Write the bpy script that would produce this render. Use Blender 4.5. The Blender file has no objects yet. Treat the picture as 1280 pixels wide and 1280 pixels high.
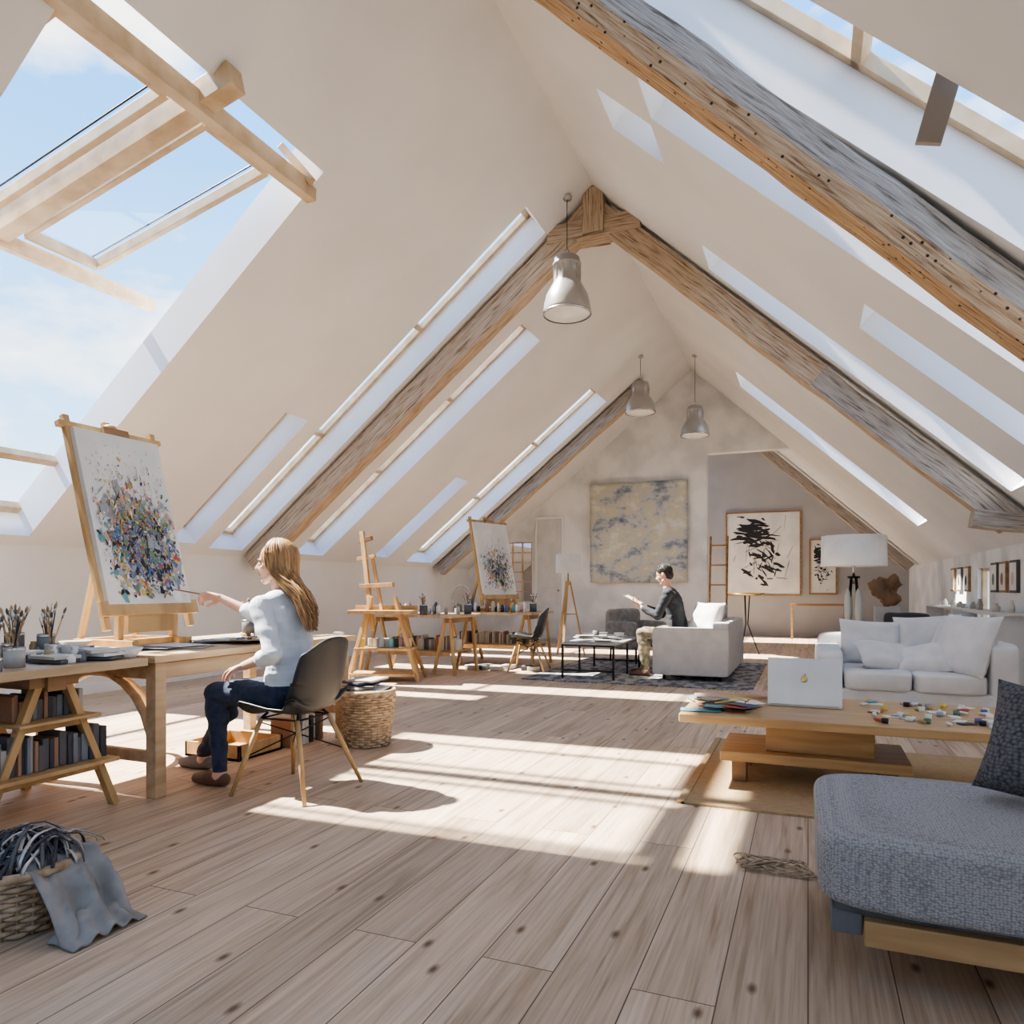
import bpy, bmesh, math, random
import numpy as np
from mathutils import Vector, Matrix, Euler, noise
random.seed(7)
S=bpy.context.scene
V=Vector
# ---------------------------------------------------------------- materials
def nt(name):
    m=bpy.data.materials.new(name); m.use_nodes=True
    n=m.node_tree.nodes; l=m.node_tree.links
    return m,n,l,n['Principled BSDF']
def c4(c): return (c[0],c[1],c[2],1)
def M(name,col,rough=.6,metal=0,col2=None,vs=4,st=(1,1,1),bump=0,bs=60,lo=.35,hi=.65,spec=None,detail=2):
    m,n,l,b=nt(name)
    b.inputs['Roughness'].default_value=rough; b.inputs['Metallic'].default_value=metal
    if spec is not None: b.inputs['Specular IOR Level'].default_value=spec
    tc=n.new('ShaderNodeTexCoord'); mp=n.new('ShaderNodeMapping'); mp.inputs['Scale'].default_value=st
    l.new(tc.outputs['Object'],mp.inputs[0])
    if col2 is None: col2=tuple(x*.88 for x in col)
    no=n.new('ShaderNodeTexNoise'); no.inputs['Scale'].default_value=vs; no.inputs['Detail'].default_value=detail
    r=n.new('ShaderNodeValToRGB'); r.color_ramp.elements[0].position=lo; r.color_ramp.elements[1].position=hi
    r.color_ramp.elements[0].color=c4(col2); r.color_ramp.elements[1].color=c4(col)
    l.new(mp.outputs[0],no.inputs['Vector']); l.new(no.outputs[0],r.inputs[0]); l.new(r.outputs[0],b.inputs['Base Color'])
    if bump:
        n2=n.new('ShaderNodeTexNoise'); n2.inputs['Scale'].default_value=bs; n2.inputs['Detail'].default_value=1
        bp=n.new('ShaderNodeBump'); bp.inputs['Strength'].default_value=bump; bp.inputs['Distance'].default_value=.01
        l.new(mp.outputs[0],n2.inputs['Vector']); l.new(n2.outputs[0],bp.inputs['Height']); l.new(bp.outputs[0],b.inputs['Normal'])
    return m
def knit(name,c1,c2,sc):
    m,n,l,b=nt(name); b.inputs['Roughness'].default_value=.95; b.inputs['Specular IOR Level'].default_value=.1
    tc=n.new('ShaderNodeTexCoord'); vo=n.new('ShaderNodeTexVoronoi'); vo.inputs['Scale'].default_value=sc; vo.inputs['Randomness'].default_value=.55
    mp=n.new('ShaderNodeMapping'); mp.inputs['Scale'].default_value=(1,1.5,1.2); l.new(tc.outputs['Object'],mp.inputs[0]); l.new(mp.outputs[0],vo.inputs['Vector'])
    r=n.new('ShaderNodeValToRGB'); r.color_ramp.elements[0].color=c4(c1); r.color_ramp.elements[1].color=c4(c2); r.color_ramp.elements[0].position=.3; r.color_ramp.elements[1].position=.8
    l.new(vo.outputs['Distance'],r.inputs[0]); l.new(r.outputs[0],b.inputs['Base Color'])
    bp=n.new('ShaderNodeBump'); bp.invert=True; bp.inputs['Strength'].default_value=.6; bp.inputs['Distance'].default_value=.006
    l.new(vo.outputs['Distance'],bp.inputs['Height']); l.new(bp.outputs[0],b.inputs['Normal'])
    return m
def floor_mat():
    m,n,l,b=nt('oak_plank_floor'); b.inputs['Roughness'].default_value=.48; b.inputs['Specular IOR Level'].default_value=.35
    tc=n.new('ShaderNodeTexCoord'); sp=n.new('ShaderNodeSeparateXYZ'); l.new(tc.outputs['Object'],sp.inputs[0])
    cb=n.new('ShaderNodeCombineXYZ'); l.new(sp.outputs[1],cb.inputs[0]); l.new(sp.outputs[0],cb.inputs[1])
    br=n.new('ShaderNodeTexBrick'); l.new(cb.outputs[0],br.inputs['Vector'])
    br.inputs['Scale'].default_value=1; br.inputs['Brick Width'].default_value=3.1; br.inputs['Row Height'].default_value=.225
    br.inputs['Mortar Size'].default_value=.002; br.inputs['Mortar Smooth'].default_value=.1; br.offset=.37; br.offset_frequency=2
    br.inputs['Color1'].default_value=(0,0,0,1); br.inputs['Color2'].default_value=(1,1,1,1); br.inputs['Mortar'].default_value=(.5,.5,.5,1)
    mu=n.new('ShaderNodeMath'); mu.operation='MULTIPLY'; mu.inputs[1].default_value=37; l.new(br.outputs['Color'],mu.inputs[0])
    of=n.new('ShaderNodeCombineXYZ'); l.new(mu.outputs[0],of.inputs[0]); l.new(mu.outputs[0],of.inputs[2])
    def grain(sx,sy,sc_,det,dist):
        sc=n.new('ShaderNodeVectorMath'); sc.operation='MULTIPLY'; sc.inputs[1].default_value=(sx,sy,1); l.new(cb.outputs[0],sc.inputs[0])
        ad=n.new('ShaderNodeVectorMath'); l.new(sc.outputs[0],ad.inputs[0]); l.new(of.outputs[0],ad.inputs[1])
        g=n.new('ShaderNodeTexNoise'); g.inputs['Scale'].default_value=sc_; g.inputs['Detail'].default_value=det; g.inputs['Distortion'].default_value=dist; l.new(ad.outputs[0],g.inputs['Vector']); return g
    g=grain(.55,9,1.5,4,1.6); g2=grain(1.6,60,1.6,4,.4)
    r=n.new('ShaderNodeValToRGB'); e=r.color_ramp.elements
    e[0].position=.3; e[0].color=(.43,.305,.20,1); e[1].position=.68; e[1].color=(.67,.53,.395,1)
    x=e.new(.46); x.color=(.57,.435,.305,1)
    l.new(g.outputs[0],r.inputs[0])
    hs=n.new('ShaderNodeHueSaturation'); l.new(r.outputs[0],hs.inputs['Color'])
    mr=n.new('ShaderNodeMapRange'); mr.inputs[3].default_value=.86; mr.inputs[4].default_value=1.12; l.new(br.outputs['Color'],mr.inputs[0])
    m3=n.new('ShaderNodeMapRange'); m3.inputs[1].default_value=.3; m3.inputs[2].default_value=.6; m3.inputs[3].default_value=.80; m3.inputs[4].default_value=1.05; l.new(g2.outputs[0],m3.inputs[0])
    mm=n.new('ShaderNodeMath'); mm.operation='MULTIPLY'; l.new(mr.outputs[0],mm.inputs[0]); l.new(m3.outputs[0],mm.inputs[1]); l.new(mm.outputs[0],hs.inputs['Value'])
    s2=n.new('ShaderNodeVectorMath'); s2.operation='MULTIPLY'; s2.inputs[1].default_value=(1.4,3.0,1); l.new(cb.outputs[0],s2.inputs[0])
    vo=n.new('ShaderNodeTexVoronoi'); vo.inputs['Scale'].default_value=1.1; vo.inputs['Randomness'].default_value=1; vo.voronoi_dimensions='2D'; l.new(s2.outputs[0],vo.inputs['Vector'])
    kr=n.new('ShaderNodeValToRGB'); kr.color_ramp.elements[0].position=.014; kr.color_ramp.elements[0].color=(1,1,1,1); kr.color_ramp.elements[1].position=.06; kr.color_ramp.elements[1].color=(0,0,0,1); l.new(vo.outputs['Distance'],kr.inputs[0])
    mx=n.new('ShaderNodeMix'); mx.data_type='RGBA'; mx.inputs[7].default_value=(.18,.10,.055,1)
    l.new(kr.outputs[0],mx.inputs[0]); l.new(hs.outputs[0],mx.inputs[6])
    m2=n.new('ShaderNodeMix'); m2.data_type='RGBA'; m2.inputs[7].default_value=(.14,.09,.055,1); l.new(br.outputs['Fac'],m2.inputs[0]); l.new(mx.outputs[2],m2.inputs[6])
    l.new(m2.outputs[2],b.inputs['Base Color'])
    return m
def beam_mat(name,ca,cb_,cc,holes=False):
    m,n,l,b=nt(name); b.inputs['Roughness'].default_value=.85; b.inputs['Specular IOR Level'].default_value=.2
    tc=n.new('ShaderNodeTexCoord'); mp=n.new('ShaderNodeMapping')
    l.new(tc.outputs['UV'],mp.inputs[0]); mp.inputs['Scale'].default_value=(1.6,26,1)
    g=n.new('ShaderNodeTexNoise'); g.inputs['Scale'].default_value=2.2; g.inputs['Detail'].default_value=6; g.inputs['Distortion'].default_value=.35; g.inputs['Roughness'].default_value=.62; l.new(mp.outputs[0],g.inputs['Vector'])
    r=n.new('ShaderNodeValToRGB'); e=r.color_ramp.elements; e[0].position=.34; e[0].color=c4(ca); e[1].position=.66; e[1].color=c4(cc); x=e.new(.46); x.color=c4(cb_)
    l.new(g.outputs[0],r.inputs[0]); out=r.outputs[0]
    if holes:
        vo=n.new('ShaderNodeTexVoronoi'); vo.inputs['Scale'].default_value=17; l.new(tc.outputs['UV'],vo.inputs['Vector'])
        kr=n.new('ShaderNodeValToRGB'); kr.color_ramp.elements[0].position=.1; kr.color_ramp.elements[0].color=(1,1,1,1); kr.color_ramp.elements[1].position=.18; kr.color_ramp.elements[1].color=(0,0,0,1); l.new(vo.outputs['Distance'],kr.inputs[0])
        mx=n.new('ShaderNodeMix'); mx.data_type='RGBA'; mx.inputs[7].default_value=(.05,.03,.02,1); l.new(kr.outputs[0],mx.inputs[0]); l.new(out,mx.inputs[6]); out=mx.outputs[2]
    l.new(out,b.inputs['Base Color'])
    bp=n.new('ShaderNodeBump'); bp.inputs['Strength'].default_value=.7; bp.inputs['Distance'].default_value=.015; l.new(g.outputs[0],bp.inputs['Height']); l.new(bp.outputs[0],b.inputs['Normal'])
    return m
def glass_mat(name='window_glass',f=.06):
    m=bpy.data.materials.new(name); m.use_nodes=True; n=m.node_tree.nodes; l=m.node_tree.links; n.clear()
    o=n.new('ShaderNodeOutputMaterial'); mx=n.new('ShaderNodeMixShader'); t=n.new('ShaderNodeBsdfTransparent'); g=n.new('ShaderNodeBsdfGlossy'); g.inputs['Roughness'].default_value=.03
    t.inputs[0].default_value=(.95,.98,1,1); mx.inputs[0].default_value=f
    l.new(t.outputs[0],mx.inputs[1]); l.new(g.outputs[0],mx.inputs[2]); l.new(mx.outputs[0],o.inputs[0]); return m
m_floor=floor_mat()
m_plaster=M('white_plaster',(.76,.75,.74),.85,col2=(.715,.705,.695),vs=1.3)
m_reveal=M('white_reveal_paint',(.84,.85,.87),.7,col2=(.80,.81,.83),vs=2)
m_wallp=M('patched_wall_plaster',(.80,.80,.80),.85,col2=(.62,.625,.63),vs=1.6,lo=.38,hi=.58,detail=6)
m_grayw=M('grey_wall_paint',(.44,.44,.45),.85,col2=(.38,.38,.39),vs=1.2)
m_doorp=M('door_paint',(.64,.645,.65),.6)
m_beamside=beam_mat('aged_timber_grey',(.15,.125,.095),(.36,.32,.28),(.48,.45,.41))
m_beambot=beam_mat('aged_timber_brown',(.19,.11,.055),(.45,.30,.175),(.60,.44,.29),True)
m_beamtan=beam_mat('timber_tan',(.20,.135,.085),(.45,.34,.235),(.58,.47,.36))
m_frame=M('pine_window_frame',(.64,.50,.34),.55,col2=(.48,.35,.21),vs=6,st=(1,1,1))
m_wood=M('easel_beech',(.58,.39,.19),.5,col2=(.43,.265,.12),vs=9,st=(1,1,.2))
m_woodd=M('oak_dark',(.38,.235,.125),.5,col2=(.26,.155,.08),vs=9,st=(.3,.3,2))
m_bench=M('workbench_wood',(.58,.43,.27),.5,col2=(.44,.31,.18),vs=6,st=(3,.4,3))
m_tablew=M('low_table_wood',(.56,.38,.19),.42,col2=(.44,.28,.13),vs=5,st=(.5,5,5))
m_mat=M('woven_straw',(.52,.38,.21),.9,col2=(.40,.28,.15),vs=30,st=(1,8,1),bump=.5,bs=80)
m_sofaw=M('white_linen',(.80,.785,.765),.95,col2=(.73,.715,.70),vs=8,spec=.1)
m_sofag=M('light_grey_linen',(.58,.57,.56),.95,col2=(.52,.51,.50),vs=8,spec=.1)
m_knit=knit('grey_knit',(.46,.455,.45),(.25,.247,.245),120)
m_knitd=knit('charcoal_knit',(.19,.19,.195),(.07,.07,.075),70)
m_black=M('black_metal',(.02,.02,.02),.4,metal=.6)
m_blackp=M('charcoal_plastic',(.03,.031,.035),.45)
m_chrome=M('steel',(.6,.6,.6),.25,metal=1)
m_alu=M('aluminium',(.78,.765,.74),.35,metal=.5)
m_pend=M('pendant_grey_enamel',(.42,.41,.40),.35,metal=.35)
m_pendg=M('pendant_lens',(.85,.85,.82),.25)
m_shade=M('lamp_shade_fabric',(.88,.86,.82),.9)
m_brass=M('brass',(.75,.55,.22),.3,metal=1)
m_wick=M('wicker',(.54,.42,.29),.8,col2=(.32,.23,.145),vs=25)
m_canvas=M('canvas_primed',(.80,.785,.76),.9,col2=(.66,.665,.67),vs=2.5)
m_paper=M('paper',(.85,.83,.78),.8)
m_glass=glass_mat()
m_jar=M('jar_glass',(.45,.47,.46),.15)
m_rug=M('dark_rug',(.36,.35,.34),.95,col2=(.12,.12,.13),vs=5,st=(2,1,1),lo=.42,hi=.55,detail=4)
m_shirtw=M('pale_blouse',(.78,.80,.83),.85,col2=(.66,.70,.75),vs=9)
m_jeans=M('dark_denim',(.045,.06,.105),.9,col2=(.03,.04,.07),vs=30)
m_skin=M('skin',(.68,.42,.31),.5,col2=(.64,.38,.28),vs=10)
m_lip=M('lips',(.50,.2,.17),.4)
m_eye=M('eye_white',(.7,.7,.7),.2); m_iris=M('iris',(.05,.03,.02),.2)
m_hairb=M('golden_brown_hair',(.58,.35,.16),.42,col2=(.26,.14,.06),vs=40,st=(1,1,.1))
m_haird=M('dark_hair',(.03,.022,.018),.5)
m_shoe=M('brown_leather',(.17,.09,.06),.5)
m_shoeg=M('grey_suede',(.22,.2,.2),.8)
m_shirtd=M('dark_shirt',(.03,.032,.038),.85)
m_trou=M('olive_trousers',(.30,.25,.16),.9,col2=(.09,.08,.06),vs=14)
m_silver=M('silver_ribbon',(.5,.5,.5),.35,metal=.6)
m_cloth=M('grey_cloth',(.36,.35,.335),.95,col2=(.25,.245,.235),vs=12)
m_concrete=M('grey_stone',(.36,.355,.35),.8)
m_block=M('charcoal_block',(.18,.18,.185),.8)
PC={k:M('paint_'+k,c,.5) for k,c in dict(red=(.55,.10,.06),blue=(.08,.16,.38),yellow=(.72,.55,.14),green=(.15,.26,.15),black=(.025,.025,.03),white=(.85,.85,.83),ochre=(.52,.36,.16),grey=(.36,.40,.44),teal=(.16,.34,.38),pink=(.62,.38,.36),violet=(.22,.18,.34)).items()}
BK=[M('book_%d'%i,c,.7) for i,c in enumerate([(.6,.57,.5),(.12,.12,.13),(.35,.2,.13),(.7,.68,.64),(.2,.22,.25),(.45,.43,.4),(.06,.06,.07)])]
def cloudpaint():
    m,n,l,b=nt('abstract_cloud_painting'); b.inputs['Roughness'].default_value=.85
    tc=n.new('ShaderNodeTexCoord'); mp=n.new('ShaderNodeMapping'); mp.inputs['Scale'].default_value=(1,1,1.5); l.new(tc.outputs['Object'],mp.inputs[0])
    g=n.new('ShaderNodeTexNoise'); g.inputs['Scale'].default_value=1.5; g.inputs['Detail'].default_value=8; g.inputs['Roughness'].default_value=.7; g.inputs['Distortion'].default_value=.2; l.new(mp.outputs[0],g.inputs['Vector'])
    r=n.new('ShaderNodeValToRGB'); e=r.color_ramp.elements
    e[0].position=.36; e[0].color=(.15,.18,.23,1); e[1].position=.70; e[1].color=(.70,.69,.66,1)
    for p,c in ((.43,(.30,.33,.37,1)),(.49,(.52,.53,.53,1)),(.54,(.56,.53,.40,1)),(.6,(.64,.63,.59,1))):
        x=e.new(p); x.color=c
    l.new(g.outputs[0],r.inputs[0]); l.new(r.outputs[0],b.inputs['Base Color']); return m
m_cloudp=cloudpaint()
# ---------------------------------------------------------------- mesh builder
class MB:
    def __init__(s): s.v=[];s.f=[];s.mi=[];s.sm=[];s.mats=[];s.uv={}
    def add(s,vs,fs,mat,smooth=False,uvs=None):
        if mat not in s.mats: s.mats.append(mat)
        k=s.mats.index(mat); o=len(s.v)
        s.v+= [tuple(x) for x in vs]
        for i,f in enumerate(fs):
            if uvs: s.uv[len(s.f)]=uvs[i]
            s.f.append([o+j for j in f]); s.mi.append(k); s.sm.append(smooth)
    def box(s,c,d,mat,rot=None):
        R=rot.to_matrix() if isinstance(rot,Euler) else (rot or Matrix.Identity(3)); c=V(c)
        vs=[c+R@V((x*d[0]/2,y*d[1]/2,z*d[2]/2)) for x in(-1,1) for y in(-1,1) for z in(-1,1)]
        s.add(vs,[(0,1,3,2),(4,6,7,5),(0,4,5,1),(2,3,7,6),(0,2,6,4),(1,5,7,3)],mat)
    def b2(s,a,b,mat):
        s.box([(a[i]+b[i])/2 for i in range(3)],[abs(b[i]-a[i]) for i in range(3)],mat)
    def bar(s,p,q,w,h,mat,up=(0,0,1)):
        p=V(p);q=V(q);d=(q-p);L=d.length;d.normalize();u=V(up); sx=d.cross(u)
        if sx.length<1e-4: sx=d.cross(V((1,0,0)))
        sx.normalize();u=sx.cross(d)
        R=Matrix((d,sx,u)).transposed(); s.box((p+q)/2,(L,w,h),mat,R)
    def tube(s,pts,r,mat,n=8,closed=False,caps=True,flat=1):
        pts=[V(p) for p in pts]; N=len(pts); vs=[];fs=[]
        rr=r if isinstance(r,(list,tuple)) else [r]*N
        up=V((.13,.2,1)).normalized()
        for i,p in enumerate(pts):
            a=pts[(i-1)%N] if (closed or i>0) else p; b=pts[(i+1)%N] if (closed or i<N-1) else p
            t=(b-a)
            if t.length<1e-9:t=V((0,0,1))
            t.normalize(); x=t.cross(up)
            if x.length<.05: x=t.cross(V((1,0,0)))
            x.normalize(); y=x.cross(t)
            for k in range(n):
                an=2*math.pi*k/n; vs.append(p+x*(rr[i]*math.cos(an))+y*(rr[i]*flat*math.sin(an)))
        M_=N if closed else N-1
        for i in range(M_):
            for k in range(n):
                a=i*n+k;b=i*n+(k+1)%n;c=((i+1)%N)*n+(k+1)%n;d=((i+1)%N)*n+k; fs.append((a,b,c,d))
        if not closed and caps: fs.append(tuple(range(n))[::-1]); fs.append(tuple((N-1)*n+k for k in range(n)))
        s.add(vs,fs,mat,True)
    def cyl(s,p,q,r,mat,r2=None,n=16): s.tube([p,q],[r,r if r2 is None else r2],mat,n)
    def lathe(s,prof,c,mat,n=32,smooth=True):
        c=V(c);vs=[];fs=[]
        for r,z in prof:
            for k in range(n):
                a=2*math.pi*k/n; vs.append(c+V((r*math.cos(a),r*math.sin(a),z)))
        for i in range(len(prof)-1):
            for k in range(n): fs.append((i*n+k,i*n+(k+1)%n,(i+1)*n+(k+1)%n,(i+1)*n+k))
        s.add(vs,fs,mat,smooth)
    def ell(s,c,r,mat,rot=None,n=16,e=1.0,nz=None):
        R=rot.to_matrix() if isinstance(rot,Euler) else (rot or Matrix.Identity(3)); c=V(c); nz=nz or n
        f=lambda t:math.copysign(abs(t)**e,t)
        vs=[];fs=[]
        for i in range(nz+1):
            ph=-math.pi/2+math.pi*i/nz
            for k in range(2*n):
                th=math.pi*k/n
                vs.append(c+R@V((r[0]*f(math.cos(ph))*f(math.cos(th)),r[1]*f(math.cos(ph))*f(math.sin(th)),r[2]*f(math.sin(ph)))))
        for i in range(nz):
            for k in range(2*n): fs.append((i*2*n+k,i*2*n+(k+1)%(2*n),(i+1)*2*n+(k+1)%(2*n),(i+1)*2*n+k))
        s.add(vs,fs,mat,True)
    def cush(s,a,b,mat,e=.28,amp=.012,n=26,rot=None,seed=0):
        c=V([(a[i]+b[i])/2 for i in range(3)]); r=[abs(b[i]-a[i])/2 for i in range(3)]
        o=len(s.v); s.ell(c,r,mat,rot,n=n,e=e)
        for i in range(o,len(s.v)):
            p=V(s.v[i]); d=(p-c).normalized(); k=noise.noise(p*4+V((seed,0,0)))*amp+noise.noise(p*11+V((seed,3,0)))*amp*.4
            s.v[i]=tuple(p+d*k)
    def pillow(s,c,w,h,t,mat,rot,seed=0,n=20):
        R=rot.to_matrix(); c=V(c)
        for sg in (1,-1):
            vs=[];fs=[]
            for i in range(n+1):
                for j in range(n+1):
                    x=-1+2*i/n;y=-1+2*j/n
                    k=max(0,(1-x**4)*(1-y**4))**.5
                    pin=1-.07*(1-abs(x)**2)*abs(y)**3; pin2=1-.07*(1-abs(y)**2)*abs(x)**3
                    z=sg*t/2*k*(1+.25*noise.noise(V((x*1.6+seed,y*1.6,sg))))
                    vs.append(c+R@V((x*w/2*pin2,y*h/2*pin,z)))
            for i in range(n):
                for j in range(n):
                    q=(i*(n+1)+j,(i+1)*(n+1)+j,(i+1)*(n+1)+j+1,i*(n+1)+j+1); fs.append(q if sg>0 else q[::-1])
            s.add(vs,fs,mat,True)
    def surf(s,fn,nu,nv,mat,th=.006):
        P=[[V(fn(i/nu,j/nv)) for j in range(nv+1)] for i in range(nu+1)]
        vs=[];N=(nu+1)*(nv+1)
        for sd in (0,1):
            for i in range(nu+1):
                for j in range(nv+1):
                    a=P[min(i+1,nu)][j]-P[max(i-1,0)][j]; b=P[i][min(j+1,nv)]-P[i][max(j-1,0)]; nn=a.cross(b)
                    if nn.length>0: nn.normalize()
                    vs.append(P[i][j]+nn*(th/2 if sd==0 else -th/2))
        fs=[]
        I=lambda i,j:i*(nv+1)+j
        for i in range(nu):
            for j in range(nv):
                fs.append((I(i,j),I(i+1,j),I(i+1,j+1),I(i,j+1))); fs.append((N+I(i,j),N+I(i,j+1),N+I(i+1,j+1),N+I(i+1,j)))
        for i in range(nu):
            fs.append((I(i,0),N+I(i,0),N+I(i+1,0),I(i+1,0))); fs.append((I(i,nv),I(i+1,nv),N+I(i+1,nv),N+I(i,nv)))
        for j in range(nv):
            fs.append((I(0,j),I(0,j+1),N+I(0,j+1),N+I(0,j))); fs.append((I(nu,j),N+I(nu,j),N+I(nu,j+1),I(nu,j+1)))
        s.add(vs,fs,mat,True)
    def prism(s,poly,y0,y1,mat):
        n=len(poly); vs=[(x,y0,z) for x,z in poly]+[(x,y1,z) for x,z in poly]
        fs=[tuple(range(n)),tuple(range(2*n-1,n-1,-1))]+[(i,i+n,(i+1)%n+n,(i+1)%n) for i in range(n)]
        s.add(vs,fs,mat)
    def done(s,name,bevel=0,origin=None,parent=None,recalc=True):
        A=np.array(s.v)
        if origin is None:
            mn=A.min(0);mx=A.max(0); origin=((mn[0]+mx[0])/2,(mn[1]+mx[1])/2,mn[2])
        me=bpy.data.meshes.new(name); me.from_pydata([tuple(x) for x in (A-np.array(origin))],[],s.f); 
        for m in s.mats: me.materials.append(m)
        me.polygons.foreach_set('material_index',s.mi); me.polygons.foreach_set('use_smooth',s.sm)
        if s.uv:
            ul=me.uv_layers.new(name='UVMap')
            for fi,uvs in s.uv.items():
                p=me.polygons[fi]
                for k,li in enumerate(p.loop_indices): ul.data[li].uv=uvs[k]
        if recalc:
            bm=bmesh.new(); bm.from_mesh(me); bmesh.ops.recalc_face_normals(bm,faces=bm.faces); bm.to_mesh(me); bm.free()
        me.update()
        o=bpy.data.objects.new(name,me); S.collection.objects.link(o); o.location=origin
        if bevel:
            b=o.modifiers.new('bevel','BEVEL'); b.width=bevel; b.segments=2; b.limit_method='ANGLE'; b.angle_limit=math.radians(50)
        if parent:
            o.parent=parent; o.location=V(origin)-parent.location
        return o
def empty(name,loc):
    e=bpy.data.objects.new(name,None); e.empty_display_size=.1; S.collection.objects.link(e); e.location=loc; return e
# ---------------------------------------------------------------- shell
RX=-2.1; RZ=5.35; XL=-6.9; XR=2.0; YB=-2.5; YG=14.3; YE=17.5
ZL=lambda x:RZ+.8*(x-RX); ZR=lambda x:RZ-.926*(x-RX)
nL=V((-.8,0,1)).normalized(); nR=V((.926,0,1)).normalized()
b=MB(); b.b2((XL-.3,YB-.3,-.2),(XR+.3,YE+.3,0),m_floor); b.done('floor',origin=(0,0,0))
def slab(name,fn,nrm,th,s0,s1,y0,y1,holes,mat,mrev):
    sc=sorted(set([s0,s1]+[h[0] for h in holes]+[h[1] for h in holes])); yc=sorted(set([y0,y1]+[h[2] for h in holes]+[h[3] for h in holes]))
    def solid(i,j):
        if i<0 or j<0 or i>=len(sc)-1 or j>=len(yc)-1: return False
        cs=(sc[i]+sc[i+1])/2; cy=(yc[j]+yc[j+1])/2
        return not any(h[0]<cs<h[1] and h[2]<cy<h[3] for h in holes)
    b=MB(); T=V(nrm)*th
    P=lambda i,j:V(fn(sc[i],yc[j]))
    for i in range(len(sc)-1):
        for j in range(len(yc)-1):
            if not solid(i,j): continue
            a,c,d,e=P(i,j),P(i+1,j),P(i+1,j+1),P(i,j+1)
            b.add([a,c,d,e],[(0,1,2,3)],mat); b.add([a+T,c+T,d+T,e+T],[(3,2,1,0)],mat)
            for (di,dj,p,q) in ((-1,0,a,e),(1,0,c,d),(0,-1,a,c),(0,1,e,d)):
                if not solid(i+di,j+dj): b.add([p,q,q+T,p+T],[(0,1,2,3)],mrev)
    return b.done(name,origin=(0,0,0),recalc=False)
TH=.36
LH=[(-6.8,-3.43,2.57,4.55),(-6.8,-2.62,6.75,7.32),(-6.75,-5.1,6.12,6.5),(-6.8,-3.3,8.35,9.0),(-6.75,-5.2,10.3,10.75),(-6.8,-3.3,11.45,12.4),(-6.2,-3.0,15.0,16.6)]  # last opening is hidden past the gable, added to brighten the alcove
RH=[(-1.55,1.6,3.05,3.8),(-1.0,1.55,4.4,4.95),(-1.42,-1.02,5.05,5.55),(.36,1.85,5.55,6.05),(-.9,1.6,6.75,7.3),(-1.0,1.5,11.2,12.1),(-.9,1.4,-1.2,.6)]  # last opening is an unseen rear skylight, added to light daybed and foreground
slab('ceiling_left',lambda s,y:(s,y,ZL(s)),nL,TH,XL-.3,RX,YB-.3,YE+.3,LH,m_plaster,m_reveal)
slab('ceiling_right',lambda s,y:(s,y,ZR(s)),nR,TH,RX,XR+.3,YB-.3,YE+.3,RH,m_plaster,m_reveal)
b=MB(); a=V((RX,0,RZ)); p=[(RX,RZ),((a+nL*TH).x,(a+nL*TH).z),(RX,RZ+.62),((a+nR*TH).x,(a+nR*TH).z)]
b.prism(p,YB-.3,YE+.3,m_plaster); b.done('ceiling_ridge_cap')
slab('wall_left',lambda s,y:(XL,y,s),(-1,0,0),.25,0,ZL(XL)+.05,YB,YE,[],m_plaster,m_reveal)
slab('wall_right',lambda s,y:(XR,y,s),(1,0,0),.25,0,ZR(XR)+.05,YB,YE,[(.55,1.35,10.1,10.75)],m_wallp,m_reveal)
e=.06
b=MB()
W0,W1,WZ0,WZ1=-6.1,-5.42,.8,2.08
b.prism([(XL,0),(W0,0),(W0,ZL(W0)+e),(XL,ZL(XL)+e)],YG,YG+.22,m_wallp)
b.prism([(W0,0),(W1,0),(W1,WZ0),(W0,WZ0)],YG,YG+.22,m_wallp)
b.prism([(W0,WZ1),(W1,WZ1),(W1,ZL(W1)+e),(W0,ZL(W0)+e)],YG,YG+.22,m_wallp)
b.prism([(W1,0),(-1.81,0),(-1.81,3.7),(-.32+.05,3.7),(RX,RZ+e),(W1,ZL(W1)+e)],YG,YG+.22,m_wallp)
b.done('wall_gable',origin=(0,0,0))
b=MB(); b.prism([(XL,0),(XR,0),(XR,ZR(XR)+e),(RX,RZ+e),(XL,ZL(XL)+e)],YE,YE+.2,m_grayw); b.done('wall_back',origin=(0,0,0))
b=MB(); F0,F1,FZ0,FZ1=-3.9,-.6,.8,2.6  # opening behind the camera, added to let in sky fill
b.prism([(XL,0),(F0,0),(F0,ZL(F0)+e),(XL,ZL(XL)+e)],YB-.2,YB,m_plaster)
b.prism([(F1,0),(XR,0),(XR,ZR(XR)+e),(F1,ZR(F1)+e)],YB-.2,YB,m_plaster)
b.prism([(F0,0),(F1,0),(F1,FZ0),(F0,FZ0)],YB-.2,YB,m_plaster)
b.prism([(F0,FZ1),(F1,FZ1),(F1,ZR(F1)+e),(RX,RZ+e),(F0,ZL(F0)+e)],YB-.2,YB,m_plaster)
b.done('wall_front',origin=(0,0,0))
b=MB()
for x in (F0+.03,-2.8,-1.7,F1-.03): b.b2((x-.03,YB-.14,FZ0),(x+.03,YB-.06,FZ1),m_frame)
for z in (FZ0+.03,FZ1-.03): b.b2((F0,YB-.14,z-.03),(F1,YB-.06,z+.03),m_frame)
b.done('window_1')  # frame of the unseen window added for sky fill
b=MB(); b.b2((XL,YB,0),(XL+.018,YG,.1),m_reveal); b.done('baseboard_left')
b=MB(); b.b2((XR-.018,YB,0),(XR,YE,.1),m_reveal); b.done('baseboard_right')
b=MB(); b.b2((XL+.02,YG-.018,0),(-1.81,YG,.1),m_reveal); b.done('baseboard_gable')
b=MB()
for x in (W0+.015,W0+.23,W1-.23,W1-.015): b.b2((x-.012,YG+.02,WZ0),(x+.012,YG+.06,WZ1),m_frame)
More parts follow.
